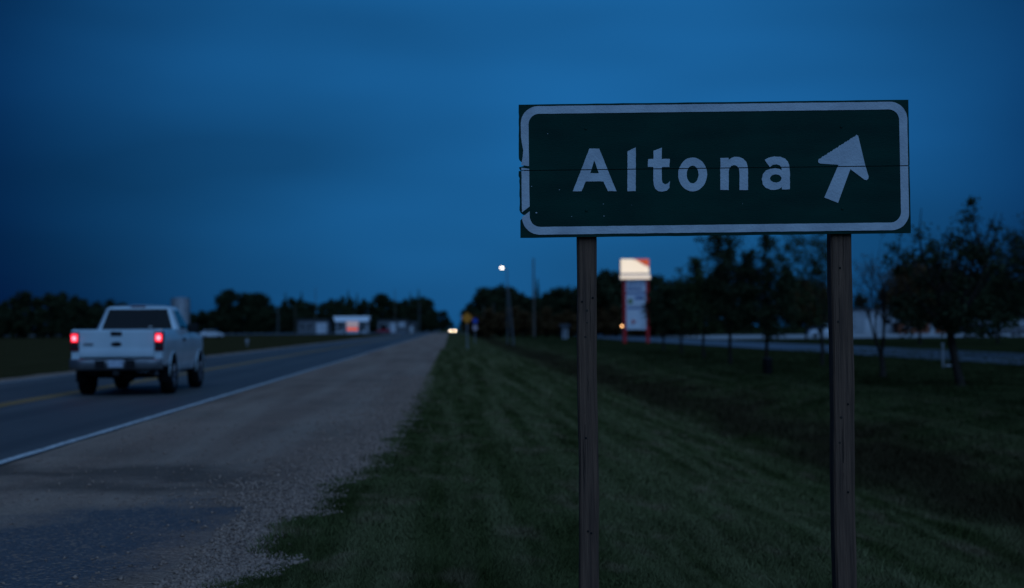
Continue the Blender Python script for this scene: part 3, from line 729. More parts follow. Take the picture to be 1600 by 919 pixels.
    MB().box(-0.70, -0.50, -0.024, -0.014, 1.055, 1.095).build('badge', M['chrome'], tg)
    # rear bumper
    rows = []
    for x in np.linspace(-0.99, 0.99, 25):
        c = max(0, (abs(x) - 0.72) / 0.27) ** 2 * 0.12
        k = 0.045 if abs(x) < 0.30 else 0.0
        rows.append([(x, 0.02 + c * 0.2, 0.775), (x, -0.15 + c + k, 0.77), (x, -0.175 + c + k, 0.735), (x, -0.17 + c + k, 0.60), (x, -0.14 + c + k, 0.545), (x, 0.02, 0.545)])
    bp = MB().grid(rows).build('rear_bumper', M['chrome'], T, True)
    MB().box(-0.72, 0.72, -0.12, 0.03, 0.774, 0.79).build('step_pad', M['plastic_dark'], bp)
    for x0, x1 in ((-0.42, -0.22), (0.22, 0.42)): MB().box(x0, x1, -0.185, -0.12, 0.585, 0.745).build('bumper_step', M['plastic_dark'], bp)
    MB().box(-0.155, 0.155, -0.142, -0.128, 0.60, 0.755).build('licence_plate', M['plate'], bp)
    MB().box(-0.06, 0.06, -0.12, 0.3, 0.44, 0.53).build('tow_hitch', M['truck_dark'], T)
    # cab greenhouse
    def ring(z):
        f = (z - 1.36) / 0.52
        x = 0.925 - 0.20 * f; y0 = 1.97 + 0.16 * f; y1 = 3.62 - 0.62 * f
        return x, y0, y1
    cab = MB(); levels = [1.36, 1.5, 1.65, 1.78, 1.85, 1.885]
    rings = []
    for i, z in enumerate(levels):
        x, y0, y1 = ring(z); r = 0.06
        if i == len(levels) - 1: x -= 0.05; y0 += 0.05; y1 -= 0.06
        rings.append([(-x + r, y0, z), (x - r, y0, z), (x, y0 + r, z), (x, y1 - r * 2, z), (x - r, y1, z), (-x + r, y1, z), (-x, y1 - r * 2, z), (-x, y0 + r, z), (-x + r, y0, z)])
    cab.grid(rings)
    x, y0, y1 = ring(1.885); x -= 0.05; y0 += 0.05; y1 -= 0.06
    nx_, ny_ = 7, 6
    cab.grid([[(-x + 2 * x * i / nx_, y0 + (y1 - y0) * j / ny_, 1.884 + 0.045 * (1 - (2 * i / nx_ - 1) ** 2) * (1 - 0.5 * (2 * j / ny_ - 1) ** 4)) for i in range(nx_ + 1)] for j in range(ny_ + 1)])
    cb = cab.build('cab', M['truck_paint'], T, True)
    def back(x, z): return (x, 1.97 + 0.16 * (z - 1.36) / 0.52 - 0.006, z)
    rw = MB().slab([back(-0.80, 1.385), back(-0.655, 1.825), back(0.655, 1.825), back(0.80, 1.385)], -0.004).build('rear_window', M['glass_dark'], T)
    MB().box(0.27, 0.34, 1.963, 1.967, 1.42, 1.45).build('sticker', M['sticker'], rw)
    MB().box(-0.17, 0.17, 2.115, 2.16, 1.862, 1.905).build('brake_lamp', M['lamp_red'], cb, bevel=0.01)
    ws = MB()
    def frt(x, z): return (x, 3.62 - 0.62 * (z - 1.36) / 0.52 + 0.006, z)
    ws.slab([frt(0.80, 1.39), frt(0.66, 1.83), frt(-0.66, 1.83), frt(-0.80, 1.39)], 0.004); ws.build('windscreen', M['glass_dark'], T)
    # bonnet and nose
    rows = []
    for y in np.linspace(3.5, 5.28, 12):
        w = wx(y, topz(y)); rows.append([(w * t_, y, topz(y) + 0.06 * (1 - t_ ** 2)) for t_ in np.linspace(-1, 1, 11)])
    MB().grid(rows).build('bonnet', M['truck_paint'], T, True)
    rows = [[(0.80 * t_, 5.285 + 0.03 * (1 - t_ * t_), z) for t_ in np.linspace(-1, 1, 9)] for z in (0.62, 0.80, 1.08)]
    MB().grid(rows).build('grille', M['plastic_dark'], T)
    MB().box(-0.97, 0.97, 5.18, 5.40, 0.50, 0.74).build('front_bumper', M['chrome'], T, bevel=0.04)
    w0 = wheel(T, 0.885, AR, WR, 0.27, 1)
    for s, y in ((-1, AR), (1, AF), (-1, AF)): wheel(T, s * 0.885, y, WR, 0.27, s, w0)
    return T
pickup((-6.86, 29.7, 0.016), 0.0).scale = (0.965, 0.96, 1.0)

def car(name, loc, rz, paint, label, lit=False, tall=1.0, cat='car', group=None):
    T = empty(name, loc, rz, label, cat, group)
    h = tall
    prof = [(-2.2, 0.45, 0.70), (-2.25, 0.70, 0.82), (-2.1, 0.95, 0.86), (-1.5, 1.0, 0.88), (0.9, 0.98, 0.88), (1.9, 0.86, 0.84), (2.25, 0.68, 0.78), (2.28, 0.45, 0.70)]
    rows = []
    for y, z, w in prof:
        z *= h; rows.append([(-w, y, 0.32), (-w - 0.02, y, z * 0.7 + 0.1), (-w + 0.06, y, z), (0, y, z + 0.03), (w - 0.06, y, z), (w + 0.02, y, z * 0.7 + 0.1), (w, y, 0.32)])
    b = MB().grid(rows); b.add(rows[0], [tuple(range(7))]); b.add(rows[-1], [tuple(range(6, -1, -1))])
    b.build('body', M[paint], T, True)
    zt = 1.46 * h
    lo = [(-0.80, -1.9, 0.97 * h), (0.80, -1.9, 0.97 * h), (0.80, 1.05, 0.97 * h), (-0.80, 1.05, 0.97 * h)]
    hi = [(-0.60, -1.25, zt), (0.60, -1.25, zt), (0.60, 0.25, zt), (-0.60, 0.25, zt)]
    MB().add(lo + hi, [(4, 5, 6, 7), (0, 1, 5, 4), (1, 2, 6, 5), (2, 3, 7, 6), (3, 0, 4, 7)]).build('cabin', M[paint], T, bevel=0.06)
    def lerp(a, b, t): return tuple(x + (y - x) * t for x, y in zip(a, b))
    for i, nm in ((0, 'rear_window'), (1, 'side_window'), (2, 'windscreen'), (3, 'side_window')):
        a, b2, c, d = lo[i], lo[(i + 1) % 4], hi[(i + 1) % 4], hi[i]
        q = [lerp(lerp(a, b2, 0.08), lerp(d, c, 0.08), 0.12), lerp(lerp(a, b2, 0.92), lerp(d, c, 0.92), 0.12), lerp(lerp(a, b2, 0.90), lerp(d, c, 0.90), 0.86), lerp(lerp(a, b2, 0.10), lerp(d, c, 0.10), 0.86)]
        MB().slab(q, 0.01).build(nm, M['glass_dark'], T)
    for s in (1, -1):
        MB().lathe([(0.12, 0.0), (0.11, 0.04), (0.001, 0.05)], 'y', 14, (s * 0.64, 2.22, 0.66 * h)).build('headlamp', M['headlamp_lit'] if lit else M['plate'], T)
        MB().box(min(s * 0.5, s * 0.78), max(s * 0.5, s * 0.78), -2.27, -2.2, 0.70 * h, 0.82 * h).build('tail_lamp', M['lamp_red'], T)
    w0 = wheel(T, 0.80, -1.35, 0.32, 0.2, 1)
    for s, y in ((-1, -1.35), (1, 1.4), (-1, 1.4)): wheel(T, s * 0.80, y, 0.32, 0.2, s, w0)
    return T
car('car', (X(708.0, 375), 375, 0.014), R(176), 'car_grey', 'oncoming dark car with bright headlamps far down the road', lit=True)
car('car', (X(329, 270), 270, gzf(X(329, 270), 270)), R(-62), 'car_white', 'white car parked on grass before the dark shelterbelt', tall=1.05)
car('car', (X(599, 452), 452, 0.012), R(70), 'car_red', 'red car parked before the roadside building with white panels')
car('car', (X(1290, 186), 186, gzf(60, 186) + 0.037), R(80), 'car_white', 'white car parked on the concrete lot', tall=1.15)
car('car', (X(1572, 185), 185, gzf(60, 185) + 0.037), R(95), 'car_grey', 'dark car parked at the far end of the concrete lot', tall=1.1)

# ------------------------------------------------------------------ trees
def leaves(cent, sig, per, size, flat=0.8):
    cent = np.asarray(cent, float); n_ = len(cent) * per
    c = np.repeat(cent, per, 0) + rng.normal(0, 1, (n_, 3)) * np.repeat(np.broadcast_to(np.asarray(sig, float).reshape(-1, 1) if np.ndim(sig) else np.full((len(cent), 1), sig), (len(cent), 1)), per, 0) * np.array([1, 1, flat])
    a = rng.normal(0, 1, (n_, 3)); a /= np.linalg.norm(a, axis=1)[:, None]
    b = rng.normal(0, 1, (n_, 3)); b -= (a * b).sum(1)[:, None] * a; b /= np.linalg.norm(b, axis=1)[:, None]
    s = size * (0.6 + 0.8 * rng.random((n_, 1)))
    a = a * s; b = b * s * 0.55
    V = np.stack([c - a, c - b, c + a, c + b], 1).reshape(-1, 3)
    return V, np.arange(4 * n_).reshape(-1, 4)
def branch_tree(H, fork, r0, limbs, spread, levels, seed, lean=(0, 0), up=0.35):
    rd = random.Random(seed); mb = MB(); tips = []
    def grow(p, d, ln, r, lv):
        pts = [p]; rad = [r]; q = p.copy(); dd = d.copy(); k = 4
        for i in range(k):
            dd = (dd + Vector((rd.uniform(-.18, .18), rd.uniform(-.18, .18), rd.uniform(-.06, .16) + up * 0.15))).normalized()
            q = q + dd * ln / k; pts.append(q.copy()); rad.append(max(r * (1 - 0.75 * (i + 1) / k), 0.006))
        mb.tube(pts, rad, 6 if lv < 2 else 4, False)
        if lv >= levels: tips.append((pts[-1], lv)); tips.append((pts[2], lv)); return
        for c in range(rd.randint(3, 4)):
            t_ = rd.uniform(0.35, 1.0); i = min(int(t_ * k), k - 1); s = pts[i].lerp(pts[i + 1], t_ * k - i)
            side = Vector((rd.uniform(-1, 1), rd.uniform(-1, 1), rd.uniform(-0.1, 0.7))).normalized()
            grow(s, (dd * 0.75 + side * 0.75).normalized(), ln * rd.uniform(0.5, 0.7), r * 0.5, lv + 1)
        tips.append((pts[-1], lv))
    base = Vector((0, 0, -0.15)); top = Vector((lean[0], lean[1], fork))
    mid = base.lerp(top, 0.5) + Vector((rd.uniform(-.05, .05), rd.uniform(-.05, .05), 0))
    mb.tube([base, Vector((lean[0] * .1, lean[1] * .1, 0.12)), mid, top], [r0 * 1.45, r0 * 1.05, r0 * 0.9, r0 * 0.85], 9, False)
    for i in range(limbs):
        a = 2 * math.pi * i / limbs + rd.uniform(-.4, .4); sp = spread * rd.uniform(0.35, 1.0) if i else 0.1
        d = Vector((math.cos(a) * sp, math.sin(a) * sp, 1)).normalized()
        st = top - Vector((0, 0, rd.uniform(0, fork * 0.12)))
        grow(st, d, (H - fork) * rd.uniform(0.50, 0.66), r0 * rd.uniform(0.45, 0.62), 1)
    return mb, tips
def near_tree(px, Y, ptop, fork, r0, limbs, spread, seed, per, sig, size, label, leafm='leaf', keep=1.0, lean=(0, 0), levels=3, low=None, fill=0, rx=1.3, zf=(0.35, 0.8), group=None, spires=()):
    x = X(px, Y); z0 = gzf(x, Y); H = Zat(px, ptop, Y) - z0
    T = empty('tree', (x, Y, z0), 0, label, 'tree', group)
    mb, tips = branch_tree(H * 1.02, fork, r0, limbs, spread, levels, seed, lean)
    zmax = max(t_[0].z for t_ in tips); k = H / zmax if zmax > 0 else 1
    mb.v = [(v[0], v[1], v[2] * (1 + (k - 1) * min(1, max(0, v[2]) / H))) for v in mb.v]
    rd = random.Random(seed + 5)
    cent = [(t_[0].x, t_[0].y, t_[0].z * (1 + (k - 1) * min(1, t_[0].z / H))) for t_ in tips if rd.random() < keep]
    for i in range(fill):
        a = rd.uniform(0, 6.283); rr_ = rx * math.sqrt(rd.random()); z = H * rd.uniform(*zf)
        sh = math.sqrt(max(0.08, 1 - ((z / H - (zf[0] + zf[1]) / 2) / ((zf[1] - zf[0]) / 2 + 0.05)) ** 2))
        cent.append((math.cos(a) * rr_ * sh + lean[0], math.sin(a) * rr_ * sh + lean[1], z))
    for dx_, dy_, hf, rb, lx in spires:
        mb.tube([(dx_ * 0.3, dy_ * 0.3, H * 0.35), (dx_, dy_, H * 0.5), (dx_ + lx, dy_, H * hf - 0.05)], [0.035, 0.03, 0.008], 5, False)
        for q in range(44):
            t_ = rd.random() ** 0.8; a = rd.uniform(0, 6.283); r1 = rb * (1 - t_ * 0.85) * rd.uniform(0.1, 1.0)
            cent.append((dx_ + lx * t_ + math.cos(a) * r1, dy_ + math.sin(a) * r1, H * 0.45 + (H * hf - H * 0.45) * t_ - 0.1))
    mb.build('trunk', M['bark'], T, True, fix=False)
    sg = np.array([sig * rd.uniform(0.6, 1.3) for _ in cent])
    V, F = leaves(cent, sg, int(per * 1.8), size * 0.72)
    link('crown', mesh_np('crown', V, F), M[leafm], T)
    return T
near_tree(1500, 38, 302, 1.45, 0.12, 11, 1.25, 19, 44, 0.13, 0.075, 'open branched tree with clumped leaves leaning beside the white marker post', 'leaf_dark', 0.72, (0.26, -0.1), levels=2, fill=40, rx=1.7, zf=(0.27, 0.48)).rotation_euler = (0, 0, R(172))
near_tree(1378, 45, 366, 0.75, 0.10, 4, 0.70, 23, 6, 0.12, 0.05, 'thin twin stemmed tree with sparse bare top', 'leaf_brown', 0.36, (-0.05, 0), fill=6, rx=1.0, zf=(0.45, 0.8))
near_tree(1198, 51.5, 360, 1.3, 0.075, 5, 0.22, 31, 22, 0.12, 0.075, 'dense upright tree with pointed tips behind the dark litter bin', 'leaf_dark', 0.25, fill=140, rx=1.2, zf=(0.27, 0.72), spires=[(0.0, 0, 1.0, 0.55, 0), (-0.5, 0.1, 0.86, 0.5, -0.2), (0.55, -0.1, 0.78, 0.5, 0.15)])
near_tree(1283, 58, 352, 1.35, 0.08, 5, 0.5, 37, 16, 0.13, 0.07, 'leafy young tree with airy top beside the sign post', 'leaf', 0.75, fill=110, rx=1.5, zf=(0.28, 0.68))
near_tree(1140, 63.6, 352, 1.35, 0.085, 5, 0.2, 41, 24, 0.14, 0.085, 'tall young tree with one narrow spire in the planted row', 'leaf_dark', 0.15, fill=120, rx=1.2, zf=(0.25, 0.58), spires=[(0.0, 0, 1.0, 0.42, 0.0), (-0.2, 0, 0.98, 0.30, -0.35), (-0.7, 0.2, 0.62, 0.4, -0.2), (0.4, 0, 0.72, 0.4, 0.25)])
near_tree(1099, 74.5, 400, 1.35, 0.08, 5, 0.25, 43, 24, 0.16, 0.10, 'bushy young tree next to the one with a narrow spire', 'leaf', 0.3, fill=120, rx=1.45, zf=(0.25, 0.72), spires=[(-0.1, 0, 1.0, 0.5, -0.3), (0.6, 0, 0.8, 0.5, 0.2)])
near_tree(1064, 86, 436, 1.4, 0.08, 5, 0.5, 47, 26, 0.2, 0.11, 'low rounded young tree in the middle of the planted row', 'leaf_dark', 0.7, fill=130, rx=1.6, zf=(0.30, 0.85))
near_tree(1036, 98, 444, 1.4, 0.08, 5, 0.4, 53, 24, 0.2, 0.12, 'small rounded tree partly hiding the tall roadside pylon sign', 'leaf_dark', 0.6, fill=110, rx=1.2, zf=(0.32, 0.88))
near_tree(1437, 117, 405, 1.6, 0.13, 6, 0.6, 59, 30, 0.3, 0.16, 'dark rounded tree before the brown building', 'leaf_brown', 0.9, fill=200, rx=3.0, zf=(0.30, 0.9))
near_tree(1484, 117, 420, 1.6, 0.12, 6, 0.6, 61, 30, 0.3, 0.16, 'dense dark tree beyond the service road near the brown wall', 'leaf_dark', 0.9, fill=200, rx=3.0, zf=(0.26, 0.9))
near_tree(1558, 118, 428, 1.6, 0.12, 6, 0.6, 67, 30, 0.3, 0.16, 'broad dark tree beyond the service road by the pale shed', 'leaf_dark', 0.9, fill=210, rx=3.2, zf=(0.34, 0.9))
near_tree(1612, 70, 318, 1.7, 0.12, 6, 0.9, 71, 24, 0.2, 0.10, 'tall airy tree at the far end of the service road verge', 'leaf_dark', 0.6, fill=120, rx=2.0, zf=(0.30, 0.62))
near_tree(1259, 154, 438, 1.8, 0.13, 6, 0.6, 73, 30, 0.35, 0.2, 'wide dark tree standing before the concrete lot', 'leaf_brown', 0.9, fill=200, rx=3.3, zf=(0.28, 0.9))

# far trees: a few grown forms, copied along the shelterbelts
def proto_round(seed, n_c, per):
    rd = random.Random(seed); cent = []; sg = []
    lobes = [(rd.uniform(-.27, .27), rd.uniform(-.27, .27), rd.uniform(0.30, 0.76), rd.uniform(0.10, 0.22)) for _ in range(9)] + [(rd.uniform(-.08, .08), 0, 0.88, 0.07), (rd.uniform(-.1, .1), 0, 0.76, 0.13), (0, 0, 0.55, 0.2), (0.1, 0, 0.26, 0.26), (-0.12, 0.05, 0.24, 0.24)]
    for _ in range(n_c):
        lx, ly, lz, lr = rd.choice(lobes); a = Vector((rd.gauss(0, 1), rd.gauss(0, 1), rd.gauss(0, 1))).normalized() * lr * rd.uniform(0.3, 1.0)
        cent.append((lx + a.x, ly + a.y, max(0.06, min(0.97, lz + a.z)))); sg.append(rd.uniform(0.022, 0.05))
    V, F = leaves(cent, np.array(sg), per, 0.028)
    cm = mesh_np('crown', V, F); mb = MB()
    mb.tube([(0, 0, -0.03), (0.005, 0, 0.02), (0.0, 0.01, 0.3), (0.02, 0, 0.7)], [0.035, 0.024, 0.018, 0.006], 7)
    for _ in range(6):
        a = rd.uniform(0, 6.28); z = rd.uniform(0.18, 0.5); mb.tube([(0, 0, z), (0.15 * math.cos(a), 0.15 * math.sin(a), z + 0.16), (0.26 * math.cos(a), 0.26 * math.sin(a), z + 0.26)], [0.011, 0.007, 0.003], 5)
    return mb, cm
def proto_spruce(seed):
    rd = random.Random(seed); V = []; F = []
    for i in range(40):
        z = 0.05 + 0.93 * i / 39; r = 0.17 * (1 - (z - 0.05) / 0.95) ** 0.85 + 0.008; k = max(5, int(14 * r / 0.17))
        for j in range(k):
            a = 2 * math.pi * j / k + rd.uniform(-.3, .3); rr_ = r * rd.uniform(0.7, 1.15); w = 0.03 * (0.5 + r / 0.17); dz = 0.35 * rr_
            c, s = math.cos(a), math.sin(a); q = len(V)
            V += [(0, 0, z + 0.012), (c * rr_ * .6 - s * w, s * rr_ * .6 + c * w, z - dz * .5), (c * rr_, s * rr_, z - dz), (c * rr_ * .6 + s * w, s * rr_ * .6 - c * w, z - dz * .6)]
            F.append((q, q + 1, q + 2, q + 3))
    cm = mesh_np('crown', V, F); mb = MB().tube([(0, 0, -0.03), (0, 0, 0.5), (0, 0, 0.98)], [0.02, 0.012, 0.002], 7)
    return mb, cm
def proto_col(seed):
    rd = random.Random(seed); cent = []; sg = []
    for _ in range(70):
        z = rd.uniform(0.10, 0.99); r = 0.17 * math.sin(math.pi * min(1, (z * 0.92 + 0.06)) ** 1.1) ** 0.7 * rd.uniform(0.2, 1.0); a = rd.uniform(0, 6.28)
        cent.append((r * math.cos(a), r * math.sin(a), z)); sg.append(rd.uniform(0.018, 0.035))
    V, F = leaves(cent, np.array(sg), 36, 0.026, 1.3)
    mb = MB().tube([(0, 0, -0.03), (0, 0, 0.4), (0, 0, 0.9)], [0.022, 0.014, 0.004], 7)
    return mb, mesh_np('crown', V, F)
PROTO = {}
def far_tree(kind, px, Y, ptop, wscale, label, group, leafm='leaf_dark'):
    key = (kind, leafm)
    if kind == 'col' and wscale < 1.3: wscale *= 1.6
    x = X(px, Y); z0 = gzf(x, Y) ; H = max(1.5, Zat(px, ptop, Y) - z0)
    if key not in PROTO:
        if kind.startswith('round'): mb, cm = proto_round(int(kind[5:]) + 100, 150, 40)
        elif kind == 'spruce': mb, cm = proto_spruce(5)
        else: mb, cm = proto_col(8)
        T = empty('tree' if kind != 'spruce' else 'spruce_tree', (0, 0, 0)); t_ = mb.build('trunk', M['bark'], T, True, fix=False); c_ = link('crown', cm, M[leafm], T)
        PROTO[key] = (T, t_, c_)
    else:
        T0, t0, c0 = PROTO[key]
        T = T0.copy(); C.objects.link(T)
        for ch in (t0, c0):
            q = ch.copy(); C.objects.link(q); q.parent = T
    T.location = (x, Y, z0); T.rotation_euler = (0, 0, random.uniform(0, 6.28)); T.scale = (H * wscale, H * wscale, H)
    tag(T, label, 'tree', group)
    return T
rk = lambda: 'round%d' % random.randint(0, 4) if random.random() < 0.68 else 'col'
GA, GB, GC = 'trees of the dark shelterbelt beyond the passing pickup', 'trees behind the fuel station', 'trees along the road beyond the yellow sign'
LA = 'dark leafy tree in the shelterbelt behind the pickup truck'
LB = 'dark leafy tree in the belt behind the fuel station'
LC = 'dark leafy tree in the roadside belt beyond the street lamp'
for px, tp in ((-25, 468), (3, 470), (22, 464), (36, 457), (58, 466), (78, 460), (96, 456), (113, 461), (131, 467), (152, 470), (172, 467), (190, 474), (212, 486), (236, 488)):
    far_tree(rk(), px, 300 + random.uniform(-12, 25), tp, random.uniform(0.8, 1.05), LA, GA)
for px, tp in ((-8, 488), (28, 486), (66, 484), (104, 484), (140, 486), (180, 490), (222, 494), (256, 496)):
    far_tree(rk(), px, 285 + random.uniform(-8, 8), tp, 1.5, 'low bushy tree at the foot of the shelterbelt behind the pickup truck', GA + ', low')
for px, tp, kd in ((262, 492, 'r'), (300, 488, 'r'), (316, 486, 'r'), (330, 484, 'r'), (349, 462, 'c'), (357, 454, 'c'), (368, 478, 'r'), (379, 459, 'c'), (393, 460, 'c'), (403, 459, 'c'), (413, 463, 'c'), (424, 474, 'r'), (437, 478, 'r'), (446, 456, 's'), (458, 464, 'r'), (471, 455, 's'), (474, 466, 'r'), (488, 475, 'r'), (504, 474, 'r'), (519, 466, 'r'), (531, 463, 'r'), (544, 452, 's'), (547, 464, 'r'), (558, 457, 's'), (567, 466, 'r'), (580, 470, 'r'), (595, 460, 'c'), (599, 462, 'c'), (611, 470, 'r'), (623, 470, 'r'), (632, 466, 'r'), (641, 456, 's'), (648, 464, 'r'), (654, 451, 's'), (661, 462, 'r'), (671, 468, 'r')):
    Y = 520 + random.uniform(-15, 40)
    if kd == 's': far_tree('spruce', px, Y, tp, random.uniform(0.9, 1.15), 'pointed spruce rising above the belt behind the fuel station', GB + ', spruces')
    elif kd == 'c': far_tree('col', px, Y, tp, random.uniform(1.5, 1.9), 'narrow upright tree in the belt behind the fuel station', GB + ', upright')
    else: far_tree(rk(), px, Y, tp, random.uniform(0.7, 0.95), LB, GB)
for i in range(22):
    far_tree(rk(), 300 + i * 18 + random.uniform(-5, 5), 508, 488 + random.uniform(-5, 4), 1.5, 'low bushy tree at the foot of the belt behind the fuel station', GB + ', low')
for px, tp in ((681, 486), (692, 486), (699, 495), (704, 502), (676, 492)):
    far_tree(rk(), px, 760, tp, 1.2, 'small far tree where the road disappears', 'trees at the end of the road')
for px, tp, Y in ((722, 497, 560), (730, 482, 520), (738, 470, 460), (746, 460, 420), (757, 450, 380), (770, 447, 360), (785, 443, 340), (795, 450, 330), (804, 454, 320), (813, 456, 310), (824, 465, 300), (834, 466, 300), (846, 464, 290), (857, 460, 280), (868, 449, 275), (878, 450, 270), (890, 447, 265), (903, 446, 262), (918, 440, 258), (932, 432, 250), (946, 424, 246), (960, 421, 244), (975, 430, 240), (992, 440, 240), (1008, 434, 240), (1022, 427, 236), (1040, 431, 236), (1058, 438, 230), (1080, 445, 228)):
    far_tree(rk(), px, Y, tp, random.uniform(0.75, 1.05), LC, GC, 'leaf_dark')
far_tree('spruce', 840, 285, 434, 1.1, 'single pointed spruce beside the tall wooden pole', GC + ', spruce')
for i in range(20):
    px = 745 + i * 18
    far_tree(rk(), px, 262 - i * 2.2 + random.uniform(-6, 6), 486 + random.uniform(-8, 5), 1.6, 'low brownish shrub tree at the foot of the roadside belt', GC + ', low', 'leaf_brown')
for px, tp in ((1110, 452), (1135, 448), (1165, 446), (1200, 450), (1240, 446), (1275, 444), (1310, 448), (1345, 450), (1385, 440), (1420, 436), (1455, 430), (1490, 432), (1525, 440), (1560, 436), (1595, 430), (1630, 432)):
    far_tree(rk(), px, 285 + random.uniform(-10, 20), tp + 12, random.uniform(0.9, 1.2), 'dark tree rising behind the low buildings of the concrete lot', 'trees behind the concrete lot')

# ------------------------------------------------------------------ roadside poles, lamps and signs
x, Y = X(792.5, 195), 195; z0 = gzf(x, Y)
T = empty('street_lamp', (x, Y, z0), 0, 'tall street lamp with lit round head beside the highway', 'street lamp')
zt = Zat(792, 420, Y) - z0; ax = X(784.5, 195) - x
MB().tube([(0, 0, -0.3), (0, 0, 0.5), (0, 0, zt)], [0.10, 0.085, 0.05], 10).build('pole', M['steel_grey'], T)
MB().tube([(0, 0, zt - 0.3), (ax * 0.4, 0, zt + 0.05), (ax, 0, zt + 0.22)], [0.05, 0.045, 0.04], 8).build('arm', M['steel_grey'], T)
hd = MB().lathe([(0.05, 0.14), (0.16, 0.10), (0.22, 0.0), (0.20, -0.03)], 'z', 18, (ax, 0, zt + 0.24)).build('lamp_head', M['steel_grey'], T, True)
MB().lathe([(0.19, 0.0), (0.19, -0.06), (0.13, -0.17), (0.01, -0.21)], 'z', 18, (ax, 0, zt + 0.21)).build('lamp_bowl', M['street_lit'], hd, True)
def pole(name, px, Y, ptop, r, m, label, pbase=None, arm=None):
    x = X(px, Y); z0 = gzf(x, Y); zt = Zat(px, ptop, Y) - z0
    T = empty(name, (x, Y, z0), 0, label, 'pole')
    dxb = 0 if pbase is None else (X(pbase, Y) - x)
    MB().tube([(dxb, 0, -0.3), (dxb * 0.5, 0, zt / 2), (0, 0, zt)], [r, r * 0.85, r * 0.6], 9).build('shaft', m, T)
    if arm:
        MB().box(-arm / 2, arm / 2, -0.06, 0.06, zt - 0.75, zt - 0.6).build('crossarm', M['pole_wood'], T)
        for k in (-0.42, 0.1, 0.42): MB().lathe([(0.05, 0), (0.07, 0.08), (0.03, 0.2)], 'z', 8, (arm * k, 0, zt - 0.6)).build('insulator', M['steel_grey'], T)
    else: MB().lathe([(r * 0.65, 0), (r * 0.7, 0.06), (0.01, 0.12)], 'z', 9, (0, 0, zt - 0.02)).build('cap', M['steel_grey'], T)
    return T
pole('utility_pole', 793.5, 178, 445, 0.12, M['steel_grey'], 'leaning pale grey pole next to the street lamp', 802)
pole('utility_pole', 834, 240, 404, 0.20, M['pole_wood'], 'tall bare wooden pole beside the single spruce', None)
pole('utility_pole', 434, 330, 478, 0.16, M['steel_grey'], 'pale pole on grass near the long grey building')
pole('utility_pole', 461, 420, 478, 0.12, M['pole_wood'], 'thin dark pole at the corner of the long grey building')
pole('utility_pole', 493, 500, 450, 0.14, M['pole_wood'], 'tall thin mast above the trees behind the long grey building')
pole('utility_pole', 617, 500, 453, 0.14, M['pole_wood'], 'tall thin mast above the trees behind the roadside building with white panels')
pole('utility_pole', 655, 430, 472, 0.15, M['steel_grey'], 'grey pole beside the cross road near the roadside building with white panels')
pole('utility_pole', 755, 300, 478, 0.14, M['pole_wood'], 'short wooden pole close to the small blue sign')
pole('utility_pole', 771, 270, 474, 0.14, M['pole_wood'], 'short wooden pole between the blue sign and the street lamp')
# yellow diamond sign
Y = 108; x = X(729.5, Y); z0 = gzf(x, Y); zc_ = Zat(729, 497, Y) - z0
T = empty('warning_sign', (x, Y, z0), 0, 'yellow diamond warning sign on a thin post beside the shoulder', 'warning sign')
MB().box(-0.03, 0.03, 0.0, 0.05, -0.4, zc_ + 0.35).build('post', M['galv'], T)
a = 0.47
pl = MB().add([(0, -0.012, zc_ - a), (a, -0.012, zc_), (0, -0.012, zc_ + a), (-a, -0.012, zc_), (0, -0.004, zc_ - a), (a, -0.004, zc_), (0, -0.004, zc_ + a), (-a, -0.004, zc_)],
              [(0, 1, 2, 3), (7, 6, 5, 4), (0, 4, 5, 1), (1, 5, 6, 2), (2, 6, 7, 3), (3, 7, 4, 0)]).build('plate', M['warn_yellow'], T)
def dia(q): return [(0, zc_ - q), (q, zc_), (0, zc_ + q), (-q, zc_)]
bm_obj(prism2d([dia(a * 0.93), dia(a * 0.88)[::-1]], -0.0145, -0.0122), 'border', M['black_paint'], pl)
# small blue sign over a pale sign
Y = 170; x = X(742, Y); z0 = gzf(x, Y)
T = empty('road_sign', (x, Y, z0), 0, 'small blue sign above a pale pinkish board on one post', 'road sign')
MB().box(-0.035, 0.035, 0, 0.06, -0.3, Zat(742, 499, Y) - z0).build('post', M['galv'], T)
MB().box(-0.26, 0.26, -0.02, -0.002, Zat(742, 505, Y) - z0, Zat(742, 498, Y) - z0).build('blue_panel', M['blue_paint'], T)
MB().box(-0.24, 0.24, -0.02, -0.002, Zat(742, 516, Y) - z0, Zat(742, 508.5, Y) - z0).build('pale_panel', M['pink_white'], T)

# pylon sign
Y = 145; x = X(992, Y); z0 = gzf(x, Y); pz = lambda p_: Zat(992, p_, Y) - z0; qx = lambda p_: X(p_, Y) - x
T = empty('pylon_sign', (x, Y, z0), 0, 'tall roadside pylon sign with lit cream top and red posts', 'pylon sign')
for p_ in (975.5, 1011.5): MB().box(qx(p_) - 0.17, qx(p_) + 0.17, -0.17, 0.17, -0.3, pz(437)).build('post', M['pylon_red'], T, bevel=0.02)
cb = MB().box(qx(969), qx(1014.5), -0.32, 0.32, pz(427.5), pz(404)).build('top_cabinet', M['white_metal'], T, bevel=0.03)
xa, xb, za_, zb2 = qx(969.8), qx(1013.8), pz(426.8), pz(404.7)
cpts = [(xa, za_), (xb, za_), (xb, za_ + (zb2 - za_) * 0.40), (xa + (xb - xa) * 0.78, za_ + (zb2 - za_) * 0.62), (xa + (xb - xa) * 0.55, zb2 - 0.12), (xa + (xb - xa) * 0.40, zb2), (xa, zb2)]
bm_obj(prism2d([cpts], -0.345, -0.325), 'lit_face', M['pylon_cream'], cb)
opts = [(xb, za_ + (zb2 - za_) * 0.43), (xb, zb2), (xa + (xb - xa) * 0.43, zb2), (xa + (xb - xa) * 0.56, zb2 - 0.10), (xa + (xb - xa) * 0.79, za_ + (zb2 - za_) * 0.65)]
